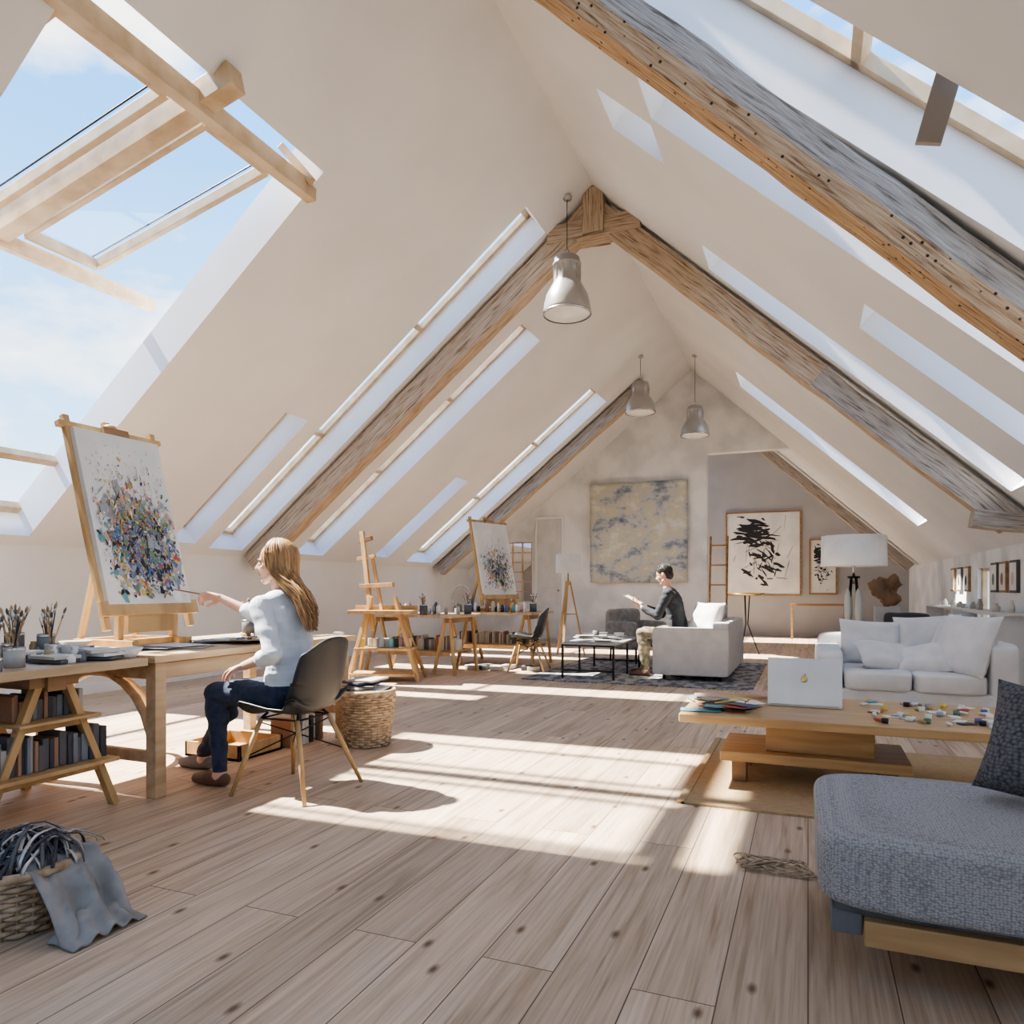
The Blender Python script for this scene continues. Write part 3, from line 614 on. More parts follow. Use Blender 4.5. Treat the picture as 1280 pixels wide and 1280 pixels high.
def easel(name,o,A,lean,w,h,zt,seed,nd,top_extra=.12,below=.24):
    o=V(o);A=V(A).normalized()
    N0=V((A.y,-A.x,0)).normalized(); B=(V((0,0,1))-N0*lean).normalized(); N_=A.cross(B).normalized()
    if N_.dot(N0)<0: N_=-N_
    E=empty(name,(o.x,o.y,zt)); b=MB()
    bk=-N_*.035
    for sg in(-1,1):
        p=o+A*sg*(w/2+.005)+bk; b.bar(p-B*below*.6,p+B*(h+top_extra*.75),.04,.035,m_wood,N_)
    b.bar(o-A*(w/2+.06)+bk+B*(h+.03),o+A*(w/2+.06)+bk+B*(h+.03),.035,.045,m_wood,N_)
    b.bar(o-A*(w/2)+bk*1.6+B*(h*.5),o+A*(w/2)+bk*1.6+B*(h*.5),.03,.03,m_wood,N_)
    b.bar(o+bk*2-B*below*.6,o+bk*2+B*(h+top_extra),.045,.03,m_wood,N_)
    b.bar(o-A*.09+B*(h+.025)+N_*.0,o+A*.09+B*(h+.025),.05,.03,m_woodd,N_); b.ell(o+B*(h+.075)+bk,(.04,.04,.02),m_wood,n=8); b.cyl(o+B*(h+.03)+bk*2,o+B*(h+.09)+bk*1,.012,m_woodd,n=8)
    b.bar(o-A*(w/2+.05)-B*.022,o+A*(w/2+.05)-B*.022,.09,.03,m_wood,N_)
    q=o-B*.1; b.bar(q-A*(w*.28)+bk,q+A*(w*.28)+bk,.03,.13,m_wood,V((0,0,1)))
    fz=zt+.02; g=o+bk
    for sg in(-1,1):
        p=V((g.x,g.y,0))+A*sg*w*.33
        b.bar(V((p.x,p.y,fz))+N0*.14,V((p.x,p.y,fz))-N0*.36,.045,.04,m_wood)
        b.bar(V((p.x,p.y,fz)),o+A*sg*w*.33+bk-B*.03,.04,.035,m_wood,N0)
        b.bar(V((p.x,p.y,fz))-N0*.33,o+A*sg*w*.2+bk*2+B*h*.55,.03,.03,m_wood,N0)
    b.bar(V((g.x,g.y,fz))-A*w*.33,V((g.x,g.y,fz))+A*w*.33,.04,.04,m_wood); b.bar(V((g.x,g.y,fz))-A*w*.33-N0*.33,V((g.x,g.y,fz))+A*w*.33-N0*.33,.04,.04,m_wood)
    b.done('frame',.003,parent=E)
    b=MB(); R=Matrix((A,N_,B)).transposed(); b.box(o+B*(h/2)+N_*.0,(w,.035,h),m_canvas,R)
    f=o-A*(w/2)+N_*.0185
    dabs(b,f,A,B,N_,w,h,nd//5,seed+5,['grey','white','pink','ochre','teal'],cx=.52,cy=.36,sx=.2,sy=.15,smin=.012,smax=.03,base=.0004)
    dabs(b,f,A,B,N_,w,h,nd,seed,COL,cx=.56,cy=.3,sx=.21,sy=.14,smin=.003,smax=.0125,base=.001)
    dabs(b,f,A,B,N_,w,h,nd//4,seed+1,['black','grey','blue','green','violet','black'],cx=.55,cy=.31,sx=.15,sy=.09,smin=.005,smax=.016,base=.0050)
    dabs(b,f,A,B,N_,w,h,nd//4,seed+2,['grey','black','ochre','green'],cx=.45,cy=.48,sx=.24,sy=.16,smin=.0015,smax=.003,st=(3,14),base=.0062)
    dabs(b,f,A,B,N_,w,h,nd//3,seed+3,['grey','yellow','ochre','red','blue'],cx=.5,cy=.5,sx=.26,sy=.22,smin=.0015,smax=.005,base=.0074)
    b.done('painting',parent=E,recalc=False)
easel('table_easel',(-3.76,3.27,1.0),(0,1,0),.285,.6,1.1,.75,3,1900)
def table(name,x0,x1,y0,y1,h):
    b=MB(); b.b2((x0,y0,h-.035),(x1,y1,h),m_bench)
    for x in(x0+.12,x1-.12):
        for y,sg in((y0+.08,-1),(y1-.08,1)): 
            b.bar((x-.03,y,h-.04),(x-.2,y,0),.035,.045,m_wood,(0,1,0)); b.bar((x+.03,y,h-.04),(x+.2 if x<x1-.3 else x+.1,y,0),.035,.045,m_wood,(0,1,0))
        b.b2((x-.03,y0+.05,h-.1),(x+.03,y1-.05,h-.035),m_woodd)
    b.b2((x0+.1,y0+.07,.24),(x1-.1,y0+.11,.28),m_wood); b.b2((x0+.1,y1-.11,.24),(x1-.1,y1-.07,.28),m_wood); b.b2((x0+.1,y0+.07,.28),(x1-.1,y1-.07,.295),m_wood)
    b.done(name,.003)
table('work_table',-5.3,-4.05,7.95,8.75,.76); table('work_table',-4.95,-3.5,9.25,10.15,.76)
easel('table_easel',(-4.2,9.75,1.0),(.3,1,0),.2,.75,1.08,.76,21,700)
for kk in (0,1):
    b=MB()
    for i in range(24):
        if kk==0: x=random.uniform(-5.2,-4.15);y=random.uniform(8.05,8.65)
        else: x=random.uniform(-4.9,-3.55);y=random.uniform(9.3,9.4)
        r=random.uniform(.015,.03);h=random.uniform(.05,.13)
        b.lathe([(0,0),(r,0),(r,h),(r*.6,h*1.1),(r*.6,h*1.25),(0,h*1.25)],(x,y,.761),random.choice(ks+BK*2+[m_shade]*4),10)
    b.done('paint_bottles')
for x,y in((-4.5,8.0),(-4.12,8.5),(-3.62,9.6)): jar(x,y,.761,.05,.13,12)
b=MB()
b.tube([(-4.75+.16*math.cos(t),9.6,.95+.19*math.sin(t)) for t in [i*math.pi/12-.2 for i in range(0,17)]],.014,m_chrome,8); b.lathe([(.09,0),(.09,.02),(0,.025)],(-4.75,9.6,.761),m_chrome,16); b.done('desk_lamp')
books(-5.15,-4.2,8.35,.296,.2,'x'); books(-4.8,-3.7,9.7,.296,.18,'x')
b=MB(); cx,cy=-4.62,7.25
d=V((.95,.3,0)).normalized(); n_=V((-.3,.95,0)).normalized(); C=V((cx,cy,0))
for sg in(-1,1):
    b.bar(C+d*sg*.42,C+d*sg*.14+V((0,0,1.0)),.045,.045,m_wood,(0,1,0)); b.bar(C+d*sg*.42+n_*.45,C+d*sg*.16+V((0,0,.95)),.035,.035,m_wood,(0,1,0))
for z,w in((.08,.40),(.38,.34)): 
    b.bar(C-d*w+V((0,0,z))+n_*.15,C+d*w+V((0,0,z))+n_*.15,.4,.03,m_wood)
b.bar(C-d*.38+V((0,0,.82)),C+d*.38+V((0,0,.82)),.32,.04,m_wood); b.bar(C-d*.38+V((0,0,.86))+n_*.16,C+d*.38+V((0,0,.86))+n_*.16,.02,.06,m_wood)
b.bar(C+V((-.14,0,.6)),C+V((-.36,.1,1.78)),.055,.04,m_wood,(0,1,0)); b.bar(C+V((-.02,0.02,.8)),C+V((-.22,.12,1.45)),.04,.03,m_wood,(0,1,0))
b.bar(C+V((-.42,.1,1.45)),C+V((-.16,.08,1.48)),.04,.04,m_wood); b.bar(C+V((-.34,.04,1.12)),C+V((.12,.04,1.14)),.06,.05,m_wood)
b.bar(C+V((-.4,.1,1.66)),C+V((-.22,.1,1.7)),.05,.05,m_woodd)
b.done('studio_easel',.003)
b=MB()
for i in range(16):
    t=random.uniform(-.3,.3); p=C+d*t+V((0,0,.4))+n_*random.uniform(.03,.25); r=random.uniform(.02,.04); b.lathe([(0,0),(r,0),(r,.1),(0,.1)],p,random.choice(BK+ks),10,False)
b.done('paint_jars')
b=MB()
for i in range(8):
    x=random.uniform(-4.2,-3.4);y=random.uniform(8.85,9.1); b.box((x,y,.03),(.22,.16,.05),random.choice(BK+[m_wood]),Euler((0,0,random.random()*3)))
b.done('storage_boxes',.002)
# ---------------------------------------------------------------- chairs
def shellchair(x,y,rz,name='shell_chair'):
    b=MB(); R=Matrix.Rotation(rz,3,'Z'); O=V((x,y,0)); T=lambda p:O+R@V(p)
    prof=[(-.22,.425),(-.2,.445),(-.12,.44),(0,.425),(.1,.425),(.17,.45),(.205,.52),(.225,.6),(.245,.7),(.262,.78),(.275,.84)]
    def fn(u,v):
        t=u*(len(prof)-1); i=min(int(t),len(prof)-2); f=t-i; py=prof[i][0]*(1-f)+prof[i+1][0]*f; pz=prof[i][1]*(1-f)+prof[i+1][1]*f
        a=(v-.5)*2
        if u<.5: w=.225*(1-.10*max(0,.25-u)*4*abs(a)); 
        else: w=.225*(1-.22*((u-.5)*2)**2.5)
        side=abs(a)**2.6
        if u<.55: pz+=side*.055*(1-.5*u)
        else: py-=side*.075*(1-.5*(u-.55))
        if .4<u<.7: pz+=side*.03; 
        if u>.85: pz-=side*.07*(u-.85)/.15
        if u<.12: pz-=0.02*(1-side)*(1-u/.12)
        return T((a*w,py,pz))
    b.surf(fn,40,24,m_blackp,.008)
    fe=[]
    for sx in(-1,1):
        for sy in(-1,1):
            top=T((sx*.13,sy*.12,.40)); bot=T((sx*.25,sy*.24+.02,0)); fe.append((top,bot))
            b.tube([bot,bot.lerp(top,.5),top],[.010,.015,.013],m_wood,10)
            b.tube([top,T((sx*.10,sy*.10,.43))],.008,m_black,6)
    for i,j in((0,3),(1,2),(2,1),(3,0)):
        b.tube([fe[i][0].lerp(fe[i][1],.05),fe[j][0].lerp(fe[j][1],.5)],.004,m_black,6)
    for i,j in((0,1),(2,3),(0,2),(1,3)): b.tube([fe[i][0],fe[j][0]],.005,m_black,6)
    b.done(name)
shellchair(-2.60,3.2,math.radians(-90)); shellchair(-3.45,8.95,math.radians(-80))
# ---------------------------------------------------------------- baskets
def basket(x,y,r0,r1,h,name='wicker_basket',rows=15):
    b=MB(); K=24
    for j in range(rows):
        t=j/(rows-1); r=r0+(r1-r0)*t; z=.012+t*(h-.03)
        b.tube([(x+(r+.008*math.cos(K*a/2+j*math.pi))*math.cos(a),y+(r+.008*math.cos(K*a/2+j*math.pi))*math.sin(a),z) for a in [2*math.pi*i/(K*4) for i in range(K*4)]],h/rows*.52,m_wick,6,closed=True)
    for k in range(K):
        a=2*math.pi*(k+.0)/K; b.tube([(x+r0*math.cos(a),y+r0*math.sin(a),.005),(x+r1*math.cos(a),y+r1*math.sin(a),h)],.007,m_wick,5)
    b.tube([(x+r1*math.cos(a),y+r1*math.sin(a),h) for a in [2*math.pi*i/40 for i in range(40)]],.016,m_wick,8,closed=True)
    b.lathe([(0,.006),(r0,.006),(r0*.96,.012),(r1*.93,h*.95)],(x,y,0),m_woodd,30)
    b.done(name)
basket(-2.42,1.57,.15,.185,.2,rows=12); basket(-2.87,4.3,.15,.19,.38,rows=20)
b=MB()
for i in range(7): b.box((-2.87+random.uniform(-.03,.03),4.3+random.uniform(-.03,.03),.36+i*.016),(.2,.26,.014),random.choice(BK+[m_paper]),Euler((random.uniform(-.04,.04),0,random.uniform(-.4,.4))))
b.done('magazines',.002)
b=MB(); rnd=random.Random(5)
for i in range(110):
    a=rnd.uniform(0,6.28); r=rnd.uniform(0,.11); c=V((-2.38+r*math.cos(a),1.6+r*math.sin(a),.2)); L=rnd.uniform(.06,.14); th=rnd.uniform(0,3.14); hh=rnd.uniform(.03,.11)*(1-r*3)
    pts=[c+V((math.cos(th)*L*math.cos(t),math.sin(th)*L*math.cos(t),hh*math.sin(t)+.01+noise.noise(c*9+V((t,0,0)))*.03)) for t in [k*math.pi/10 for k in range(11)]]
    b.tube(pts,.006,rnd.choice([m_silver,m_silver,BK[1],BK[6],m_cloth,BK[6]]),6,flat=.35)
b.done('ribbon_tangle')
b=MB()
def cl(u,v):
    y=1.5+.24*u; x=-2.30+.21*v+.015*math.sin(u*14)
    z=.215*(1-v**1.6)+.012+.02*math.sin(u*19+v*4)*v+.02*noise.noise(V((u*5,v*5,2)))
    return (x,y,max(.006,z))
b.surf(cl,44,40,m_cloth,.006)
def cl2(u,v):
    x=-2.16+.12*u; y=1.5+.26*v; z=.02+.06*math.exp(-((u-.3)/.35)**2)*(1+.4*noise.noise(V((u*5,v*5,7))))+.012*math.sin(v*26)
    return (x,y,max(.006,z*math.sin(math.pi*min(1,max(0,v*.9+.05)))))
b.surf(cl2,26,34,m_cloth,.006); b.done('grey_blanket')
# ---------------------------------------------------------------- wall art
b=MB(); x0,x1,z0,z1=-4.12,-2.17,1.2,3.22; nn=24
def art(u,v):
    x=x0+(x1-x0)*u; z=z0+(z1-z0)*v
    ex=.02*noise.noise(V((x*3,z*3,0)))
    return (x+(ex if v in(0,1) or u in (0,1) else 0),YG-.05+.01*noise.noise(V((x*2,z*2,4))),z+(ex if v in(0,1) else 0))
b.surf(art,nn,nn,m_cloudp,.05); b.done('abstract_painting')
def framed(x0,x1,z0,z1,y,seed,name='framed_artwork'):
    b=MB(); t=.035
    b.b2((x0,y-.04,z0),(x0+t,y,z1),m_woodd);b.b2((x1-t,y-.04,z0),(x1,y,z1),m_woodd);b.b2((x0+t,y-.04,z0),(x1-t,y,z0+t),m_woodd);b.b2((x0+t,y-.04,z1-t),(x1-t,y,z1),m_woodd)
    b.b2((x0+t,y-.015,z0+t),(x1-t,y,z1-t),m_canvas); rnd=random.Random(seed); w=x1-x0;h=z1-z0
    for i in range(120):
        k_=rnd.random()
        if k_<.45: cx_=x0+w*rnd.gauss(.36,.09);cz=z0+h*rnd.gauss(.72,.07); L=w*rnd.uniform(.04,.22);hh=h*rnd.uniform(.004,.022); an=rnd.gauss(-.15,.3)
        elif k_<.8: cx_=x0+w*rnd.gauss(.5,.12);cz=z0+h*rnd.gauss(.42,.14); L=w*rnd.uniform(.02,.12);hh=h*rnd.uniform(.003,.02); an=rnd.gauss(-.6,.6)
        else: cx_=x0+w*rnd.gauss(.5,.16);cz=z0+h*rnd.gauss(.55,.18); L=w*rnd.uniform(.05,.16);hh=h*.003; an=rnd.gauss(1.2,.5)
        k=11; vs=[]
        for j in range(k):
            a=2*math.pi*j/k; px=L*math.cos(a)*rnd.uniform(.7,1.1);pz=hh*math.sin(a)*rnd.uniform(.4,1.4)
            X=min(x1-.1,max(x0+.1,cx_+px*math.cos(an)-pz*math.sin(an)));Z=min(z1-.1,max(z0+.1,cz+px*math.sin(an)+pz*math.cos(an))); vs.append((X,y-.017-i*2e-5,Z))
        b.add(vs,[tuple(range(k))],PC['black'])
    b.done(name,recalc=False)
framed(-1.78,-.14,.92,2.86,YE-.003,4); framed(.02,.6,.95,2.2,YE-.003,9)
b=MB(); X,Y=-.95,12.6
b.lathe([(0,0),(.26,.0),(.3,.03),(.29,.035),(.25,.012),(0,.012)],(X,Y,1.0-.02),m_brass,28)
for k in range(3):
    a=k*2.094; b.tube([(X+.05*math.cos(a),Y+.05*math.sin(a),.98),(X+.02*math.cos(a),Y+.02*math.sin(a),.5),(X+.2*math.cos(a),Y+.2*math.sin(a),0)],.01,m_black,8)
b.done('tray_table')
b=MB(); b.b2((-.35,16.6,.72),(.75,16.95,.76),m_woodd)
for x in(-.32,.72):
    for y in(16.63,16.92): b.b2((x-.02,y-.02,0),(x+.02,y+.02,.72),m_woodd)
b.done('console_table',.003)
b=MB()
for x in(-1.83,-1.5): b.bar((x,14.75,0),(x,15.1,2.15),.03,.04,m_woodd,(1,0,0))
for i in range(5): z=.35+i*.4; b.b2((-1.83,14.72+.16*z-.02,z),(-1.5,14.95+.16*z-.02,z+.025),m_woodd)
b.done('ladder_shelf',.002)
b=MB(); b.b2((1.0,12.9,0),(1.35,13.25,.8),m_grayw); b.done('plinth',.004)
b=MB(); b.cush((.97,12.92,.8),(1.38,13.24,1.36),M('dark_walnut',(.20,.12,.07),.6),e=.9,amp=.26,n=18,seed=4); b.done('carved_wood_sculpture')
b=MB()
for i,y in enumerate((8.9,9.35,9.75,11.3,11.8,12.3)):
    h=.34; b.b2((XR-.03,y-.15,1.05),(XR-.001,y+.15,1.05+h),m_woodd if i%2 else BK[1]); b.b2((XR-.034,y-.125,1.075),(XR-.03,y+.125,1.025+h),m_paper)
    b.ell((XR-.036,y,1.2),(.002,.06,.07),BK[(i*2)%7],n=8)
b.done('framed_sketch')
b=MB(); b.b2((XR-.28,8.4,.82),(XR-.02,13.2,.85),m_wallp)
for y in(8.5,10.9,13.1): b.b2((XR-.26,y-.02,0),(XR-.02,y+.02,.82),m_wallp)
b.done('wall_console',.003)
b=MB()
for i in range(9):
    y=8.6+i*.5+random.uniform(-.1,.1); r=random.uniform(.025,.04);h=random.uniform(.05,.13); b.lathe([(0,0),(r,0),(r*1.1,h*.5),(r*.5,h*.85),(r*.6,h),(0,h)],(XR-.15+random.uniform(-.05,.05),y,.851),random.choice([BK[0],BK[1],BK[3],BK[5],m_shade]),10)
b.done('ceramic_vases')
b=MB()
for i in range(3): b.bar((XR-.28+.03*i,5.62+.1*i,.01),(XR-.08+.01*i,5.62+.1*i,.78-.08*i),.42,.02,m_tablew if i<2 else m_woodd,(1,0,0))
b.done('leaning_boards',.002)
b=MB()
for i in range(5):
    pts=[(-.12+.16*math.cos(t*1.3+i)*(.6+.1*i),3.0+.07*math.sin(t*1.7+i*2),.008+.012*abs(math.sin(t+i))) for t in [k*.3 for k in range(20)]]
    b.tube(pts,.0035,m_wick,5)
b.done('twine_coil')
# ---------------------------------------------------------------- people
def person(name,x0,y0,J,mats,headyaw,headpitch,female):
    T=lambda p:V((x0-p[0],y0-p[1],p[2]))
    prims=[]
    def cap(a,b_,ra,rb,tag,loc=True): prims.append(('c',T(a) if loc else V(a),T(b_) if loc else V(b_),ra,rb,tag))
    def el(c,r,tag,R=None): prims.append(('e',V(c),r,R or Matrix.Identity(3),tag))
    g=lambda k:J[k]
    k=1.0 if female else 1.1
    px,py,pz=g('pelvis'); nx,ny,nz=g('neck')
    ts_=[0,.2,.42,.62,.8,.92]; RF=[.118,.11,.1,.105,.105,.075]; RLt=[.17,.158,.142,.152,.165,.15]
    for i in range(19):
        t=.92*i/18; rf=float(np.interp(t,ts_,RF)); rl=float(np.interp(t,ts_,RLt))
        c=(px+(nx-px)*t-.035*math.sin(math.pi*t),py+(ny-py)*t,pz+(nz-pz)*t); el(T(c),(rf*k,rl*k,.085 if t<.85 else .07),'pants' if t<.06 else 'top')
    if female: 
        for sg in(-1,1): el(T((nx+.045,sg*.07,pz+(nz-pz)*.66)),(.06,.055,.06),'top')
    cap((nx-.01,0,nz-.06),(nx+.015,0,nz+.1),.052*k,.048*k,'skin')
    for s_ in('L','R'):
        sh,eb,wr=g('sh'+s_),g('el'+s_),g('wr'+s_)
        cap((nx-.01,ny+(sh[1]-ny)*.3,nz-.035),sh,.055*k,.055*k,'top')
        cap(sh,eb,.058*k,.045*k,'top'); 
        mid=tuple(eb[i]+(wr[i]-eb[i])*(.35 if female else .75) for i in range(3))
        cap(eb,mid,.047*k,.044*k if female else .038,'top'); cap(eb,wr,.038*k,.024*k,'skin')
        hp,kn,an=g('hip'+s_),g('kn'+s_),g('an'+s_)
        cap(hp,kn,.088*k,.06*k,'pants'); cap(kn,an,.058*k,.040*k,'pants'); 
        cf=tuple(kn[i]+(an[i]-kn[i])*.3 for i in range(3)); cap((cf[0]-.012,cf[1],cf[2]),(cf[0]-.012,cf[1],cf[2]-.02),.057*k,.055*k,'pants')
        a0=(an[0]-.03,an[1],.04);a1=(an[0]+.09,an[1],.038);a2=(an[0]+.17,an[1],.03)
        cap(an,(an[0],an[1],.06),.034,.04,'skin'); cap(a0,a1,.036,.04,'shoe'+s_); cap(a1,a2,.04,.028,'shoe'+s_)
        W=T(wr); D=(T(wr)-T(eb)).normalized(); hd=J.get('hd'+s_)
        if hd: D=(T(hd)-T((0,0,0))).normalized()
        nm=J.get('pn'+s_,(0,0,-1)); Nn=(T(nm)-T((0,0,0))); Nn=(Nn-D*Nn.dot(D)).normalized(); Sd=D.cross(Nn).normalized()
        ts=J.get('ts'+s_,1); curl=J.get('curl'+s_,.5)
        sc=1.0 if female else 1.08
        for j in range(4):
            o_=(j-1.5)*.020*sc; cap(W+D*.005+Sd*o_*.5,W+D*.078*sc+Sd*o_,.016,.0115,'skin',False)
            L=[.036,.042,.039,.03][j] if ts<0 else [.03,.039,.042,.036][j]; L*=sc
            p=W+D*.085*sc+Sd*o_; a=curl*.5
            for q in range(3):
                d_=(D*math.cos(a)+Nn*math.sin(a)); p2=p+d_*L*(1-.22*q)*.95; cap(p,p2,.0092-.0008*q,.0085-.0008*q,'skin',False); p=p2; a+=curl*(.9+.2*q)
        p=W+D*.02+Sd*(ts*.022)
        d1=(D*.75+Sd*ts*.6+Nn*.35).normalized(); p2=p+d1*.042; cap(p,p2,.0135,.011,'skin',False); d2=(D*.9+Sd*ts*.1+Nn*.45).normalized(); p3=p2+d2*.032; cap(p2,p3,.0105,.0095,'skin',False); cap(p3,p3+(d2+Nn*.4).normalized()*.024,.0095,.008,'skin',False)
    HC=T(g('head')); F0=Matrix.Rotation(math.pi+headyaw,3,'Z')
    HR=F0@Matrix.Rotation(headpitch,3,'Y'); s=.93 if female else 1.0
    h=lambda p:HC+HR@(V(p)*s)
    def he(c,r,tag='skin'): el(h(c),tuple(x*s for x in r),tag,HR)
    def hc(a,b_,ra,rb,tag='skin'): cap(h(a),h(b_),ra*s,rb*s,tag,False)
    he((-.012,0,.03),(.098,.076,.09)); he((.025,0,-.02),(.07,.06,.088)); he((.03,0,-.05),(.058,.05,.06))
    hc((.066,0,-.1),(.07,0,-.1),.02,.018); hc((.088,0,.012),(.108,0,-.022),.008,.012); hc((.096,.01,-.026),(.096,-.01,-.026),.009,.009)
    hc((.078,-.03,.022),(.078,.03,.022),.012,.012); hc((.06,.035,-.02),(.06,.04,-.02),.022,.02);hc((.06,-.035,-.02),(.06,-.04,-.02),.022,.02)
    hc((.088,.014,-.056),(.088,-.014,-.056),.0075,.0075,'lip'); hc((.086,.011,-.067),(.086,-.011,-.067),.008,.008,'lip')
    for sg in(-1,1): he((-.008,sg*.078,-.005),(.02,.009,.032)); hc((.02,sg*.045,-.07),(.055,sg*.02,-.095),.02,.018)
    b=MB()
    for p in prims:
        if p[0]=='c':
            _,a,b_,ra,rb,tg=p; b.ell(a,(ra,)*3,m_skin,n=8); b.ell(b_,(rb,)*3,m_skin,n=8)
            if (a-b_).length>1e-4: b.tube([a,b_],[ra,rb],m_skin,16)
        else: b.ell(p[1],p[2],m_skin,p[3],n=14)
    o=b.done('tmp',origin=(0,0,0))
    r=o.modifiers.new('r','REMESH'); r.mode='VOXEL'; r.voxel_size=.0045
    sm=o.modifiers.new('s','SMOOTH'); sm.iterations=4; sm.factor=.5
    dg=bpy.context.evaluated_depsgraph_get(); me=bpy.data.meshes.new_from_object(o.evaluated_get(dg)); bpy.data.objects.remove(o)
    nf=len(me.polygons); cen=np.empty(nf*3); me.polygons.foreach_get('center',cen); cen=cen.reshape(-1,3)
    best=np.full(nf,1e9); lab=np.zeros(nf,int); tags=['skin','top','pants','shoeL','shoeR','lip']
    for p in prims:
        if p[0]=='c':
            _,a,b_,ra,rb,tg=p; A=np.array(a);Bv=np.array(b_)-A; L=max(1e-9,(Bv**2).sum()); t=np.clip(((cen-A)@Bv)/L,0,1); dd=np.linalg.norm(cen-(A+t[:,None]*Bv),axis=1)-(ra+(rb-ra)*t)
        else:
            q=(cen-np.array(p[1]))@np.array(p[3]); rr=np.array(p[2]); kk=np.linalg.norm(q/rr,axis=1); dd=(kk-1)*rr.min(); tg=p[4]
        m_=dd<best; best[m_]=dd[m_]; lab[m_]=tags.index(tg)
    nv=len(me.vertices); vt=np.zeros(nv,bool)
    for pi,p in enumerate(me.polygons):
        if lab[pi] in (1,2):
            for vi in p.vertices: vt[vi]=True
    co_=[v.co.copy() for v in me.vertices]; no_=[v.normal.copy() for v in me.vertices]
    for vi in range(nv):
        if vt[vi]:
            c=co_[vi]; kf=noise.noise(V((c.x*9,c.y*9,c.z*22)))*.007+noise.noise(V((c.x*20+c.z*10,c.y*20,c.z*16)))*.004
            co_[vi]=c+no_[vi]*(kf+.002)
    me.vertices.foreach_set('co',[x for c in co_ for x in c])
    E=empty(name,(x0,y0,0))
    for m in (m_skin,mats['top'],mats['pants'],mats['shoeL'],mats['shoeR'],m_lip): 
        me.materials.append(m)
    while len(me.materials)>6: me.materials.pop(index=0)
    me.polygons.foreach_set('material_index',lab.tolist()); me.polygons.foreach_set('use_smooth',[True]*nf)
    me.transform(Matrix.Translation(-E.location)); me.update()
    ob=bpy.data.objects.new('body',me); S.collection.objects.link(ob); ob.parent=E
    b=MB()
    for sg in(-1,1):
        b.ell(h((.077,sg*.031,.002)),(.013*s,.012*s,.007*s),m_eye,HR,n=8); b.ell(h((.0875,sg*.031,.002)),(.004*s,.006*s,.006*s),m_iris,HR,n=6)
        b.tube([h((.086,sg*.016,.026)),h((.089,sg*.03,.031)),h((.080,sg*.047,.026))],.0035*s,mats['hair'],5)
    b.done('eyes',parent=E)
    b=MB(); rnd=random.Random(11)
    if female:
        b.ell(h((-.022,0,.036)),(.105*s,.086*s,.098*s),mats['hair'],HR,n=18)
        Bk=V((1,0,0))*.85+(HR@V((-1,0,0)))*.15; Bk.z=0; Bk.normalize(); Sx=HR@V((0,1,0)); Sx.z=0; Sx.normalize()
        b.tube([h((-.06,0,.03)),h((-.075,0,-.06)),V((HC.x,HC.y,1.10))+Bk*.125,V((HC.x,HC.y,1.0))+Bk*.20,V((HC.x,HC.y,.93))+Bk*.235],[.07,.075,.07,.06,.02],mats['hair'],14,flat=.6)
        for i in range(420):
            az=rnd.uniform(math.radians(60),math.radians(300)); pts=[]
            ex=rnd.uniform(0,.016); endz=rnd.uniform(.86,.99)
            ca,sa=math.cos(az),math.sin(az)
            for q in range(8):
                th=math.radians(8+q*13); pts.append(h((-.02+(.108+ex)*math.sin(th)*ca,(.088+ex)*math.sin(th)*sa,.034+(.1+ex)*math.cos(th))))
            last=pts[-1]; wd=rnd.uniform(.0,.035)
            for q in range(1,10):
                t=q/9; w=min(1,t*1.5); w=w*w*(3-2*w); z=last.z+(endz-last.z)*t
                tgt=V((HC.x,HC.y,0))+Bk*(.085+.16*t+wd-.03*abs(sa)*(1-t))+Sx*(sa*.10)
                p=V((last.x,last.y,0)).lerp(tgt,w*.92); wob=V((noise.noise(V((i*.3,t*2,0))),noise.noise(V((t*2,i*.3,5))),0))*.02*t
                pts.append(V((p.x,p.y,z))+wob)
            n_=len(pts); rad=[.0055*(1-.75*max(0,(q-10)/6)) for q in range(n_)]
            b.tube(pts,rad,mats['hair'],5,caps=False)
    else:
        b.ell(h((-.022,0,.042)),(.102*s,.082*s,.092*s),mats['hair'],HR,n=18)
        b.ell(h((-.06,0,-.01)),(.055*s,.07*s,.07*s),mats['hair'],HR,n=12)
        for i in range(260):
            az=rnd.uniform(0,6.28); th=math.radians(rnd.uniform(0,75 if abs(math.cos(az))<.5 or math.cos(az)<0 else 42)); ca,sa=math.cos(az),math.sin(az)
            P=lambda r_:h((-.022+(.1*r_)*math.sin(th)*ca,.082*r_*math.sin(th)*sa,.042+.092*r_*math.cos(th)))
            p=P(1.0);q=P(1.06)+HR@V((.010,0,.002)); b.tube([p,q],[.006,.002],mats['hair'],4,caps=False)
    b.done('hair',parent=E)
    return T,E
JW=dict(pelvis=(0,0,.535),neck=(.06,0,1.065),head=(.10,0,1.235),hipL=(.02,.085,.53),hipR=(.02,-.085,.53),knL=(.42,.11,.515),knR=(.47,-.1,.50),anL=(.38,.12,.1),anR=(.75,-.13,.1),
 shL=(.05,.165,1.0),shR=(.13,-.155,1.01),elL=(-.08,.225,.755),elR=(.37,-.2,.92),wrL=(.17,.16,.68),wrR=(.61,-.12,1.04),foot=0,
 pnL=(0.2,0,-1),pnR=(0,.6,-.8),hdL=(.9,-.1,-.28),hdR=(.95,.1,.15),curlL=.45,curlR=.95,tsL=1,tsR=-1)
T,E=person('seated_woman',-2.64,3.2,JW,dict(top=m_shirtw,pants=m_jeans,shoeL=m_shoe,shoeR=m_shoeg,hair=m_hairb),math.radians(28),math.radians(4),True)
b=MB(); tip=V((-3.745,3.37,1.10)); hd=T((.69,-.11,1.055)); d=(tip-hd).normalized(); st=hd-d*.1
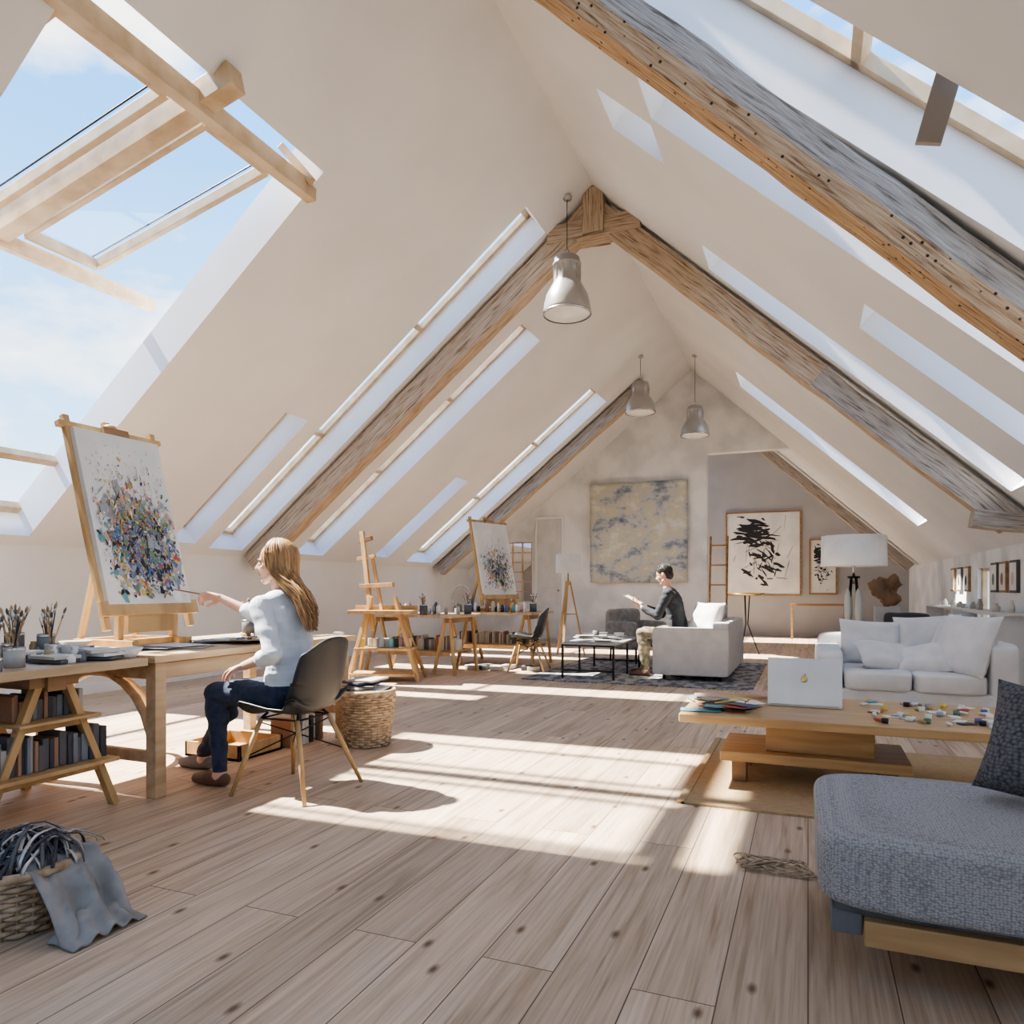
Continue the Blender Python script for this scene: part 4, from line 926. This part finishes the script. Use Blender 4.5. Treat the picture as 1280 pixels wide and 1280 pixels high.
b.tube([st,hd,tip-d*.09],[.003,.0045,.004],m_woodd,8); b.tube([tip-d*.09,tip-d*.045],[.0045,.005],m_chrome,8); b.tube([tip-d*.045,tip-d*.025,tip],[.005,.0075,.001],PC['blue'],8); b.done('paint_brush')
JM=dict(pelvis=(0,0,.55),neck=(.12,0,1.09),head=(.165,0,1.265),hipL=(.02,.09,.54),hipR=(.02,-.09,.54),knL=(.42,.14,.54),knR=(.43,-.14,.54),anL=(.38,.14,.11),anR=(.42,-.14,.11),
 shL=(.09,.195,1.02),shR=(.11,-.195,1.02),elL=(.20,.25,.76),elR=(.24,-.24,.76),wrL=(.44,.13,.87),wrR=(.46,-.13,.87),foot=0,
 pnL=(0,-.5,.8),pnR=(0,.5,.8),hdL=(.8,-.3,.35),hdR=(.8,.3,.35),curlL=.8,curlR=.8,tsL=-1,tsR=1)
T2,E2=person('seated_man',-1.5,9.05,JM,dict(top=m_shirtd,pants=m_trou,shoeL=m_shoe,shoeR=m_shoe,hair=m_haird),math.radians(-5),math.radians(18),False)
b=MB(); c=T2((.56,0,.955)); R=Euler((0,math.radians(28),0)).to_matrix()
for sg in(-1,1): b.box(c+R@V((0,sg*.085,.0)),(.22,.165,.006),m_paper,R@Euler((sg*.15,0,0)).to_matrix())
b.done('open_book')
# ---------------------------------------------------------------- light + world + camera
w=bpy.data.worlds.new('sky'); S.world=w; w.use_nodes=True; n=w.node_tree.nodes; l=w.node_tree.links; n.clear()
o=n.new('ShaderNodeOutputWorld'); bg=n.new('ShaderNodeBackground'); bg.inputs[1].default_value=3.1
tc=n.new('ShaderNodeTexCoord'); sp=n.new('ShaderNodeSeparateXYZ'); l.new(tc.outputs['Generated'],sp.inputs[0])
r=n.new('ShaderNodeValToRGB'); e=r.color_ramp.elements; e[0].position=0; e[0].color=(.60,.58,.54,1); e[1].position=.85; e[1].color=(.09,.30,.76,1)
for p,c in((.02,(.74,.82,.90,1)),(.2,(.38,.63,.92,1)),(.5,(.15,.43,.88,1))): x=e.new(p); x.color=c
l.new(sp.outputs[2],r.inputs[0])
mp=n.new('ShaderNodeMapping'); mp.inputs['Scale'].default_value=(1,1,2.2); mp.inputs['Location'].default_value=(.4,.1,.15); l.new(tc.outputs['Generated'],mp.inputs[0])
no=n.new('ShaderNodeTexNoise'); no.inputs['Scale'].default_value=3.0; no.inputs['Detail'].default_value=5; no.inputs['Roughness'].default_value=.55; l.new(mp.outputs[0],no.inputs['Vector'])
cr=n.new('ShaderNodeValToRGB'); cr.color_ramp.elements[0].position=.52; cr.color_ramp.elements[1].position=.66; l.new(no.outputs[0],cr.inputs[0])
mx=n.new('ShaderNodeMix'); mx.data_type='RGBA'; mx.inputs[7].default_value=(1,.98,.95,1); l.new(cr.outputs[0],mx.inputs[0]); l.new(r.outputs[0],mx.inputs[6]); l.new(mx.outputs[2],bg.inputs[0]); l.new(bg.outputs[0],o.inputs[0])
sd=bpy.data.lights.new('sun','SUN'); sd.energy=30; sd.angle=math.radians(1.2); sd.color=(1,.94,.86); so=bpy.data.objects.new('sun',sd); S.collection.objects.link(so)
so.rotation_euler=V((.73,.07,-1)).to_track_quat('-Z','Y').to_euler(); so.location=(-8,3,9)
try: S.view_settings.look='AgX - Medium High Contrast'
except Exception: pass
cd=bpy.data.cameras.new('camera'); cd.sensor_width=36; cd.lens=900/1280*36; cd.shift_y=95/1280; cd.clip_start=.05
co=bpy.data.objects.new('camera',cd); S.collection.objects.link(co); co.location=(0,0,1.1); co.rotation_euler=(math.pi/2,0,math.radians(22.35)); S.camera=co
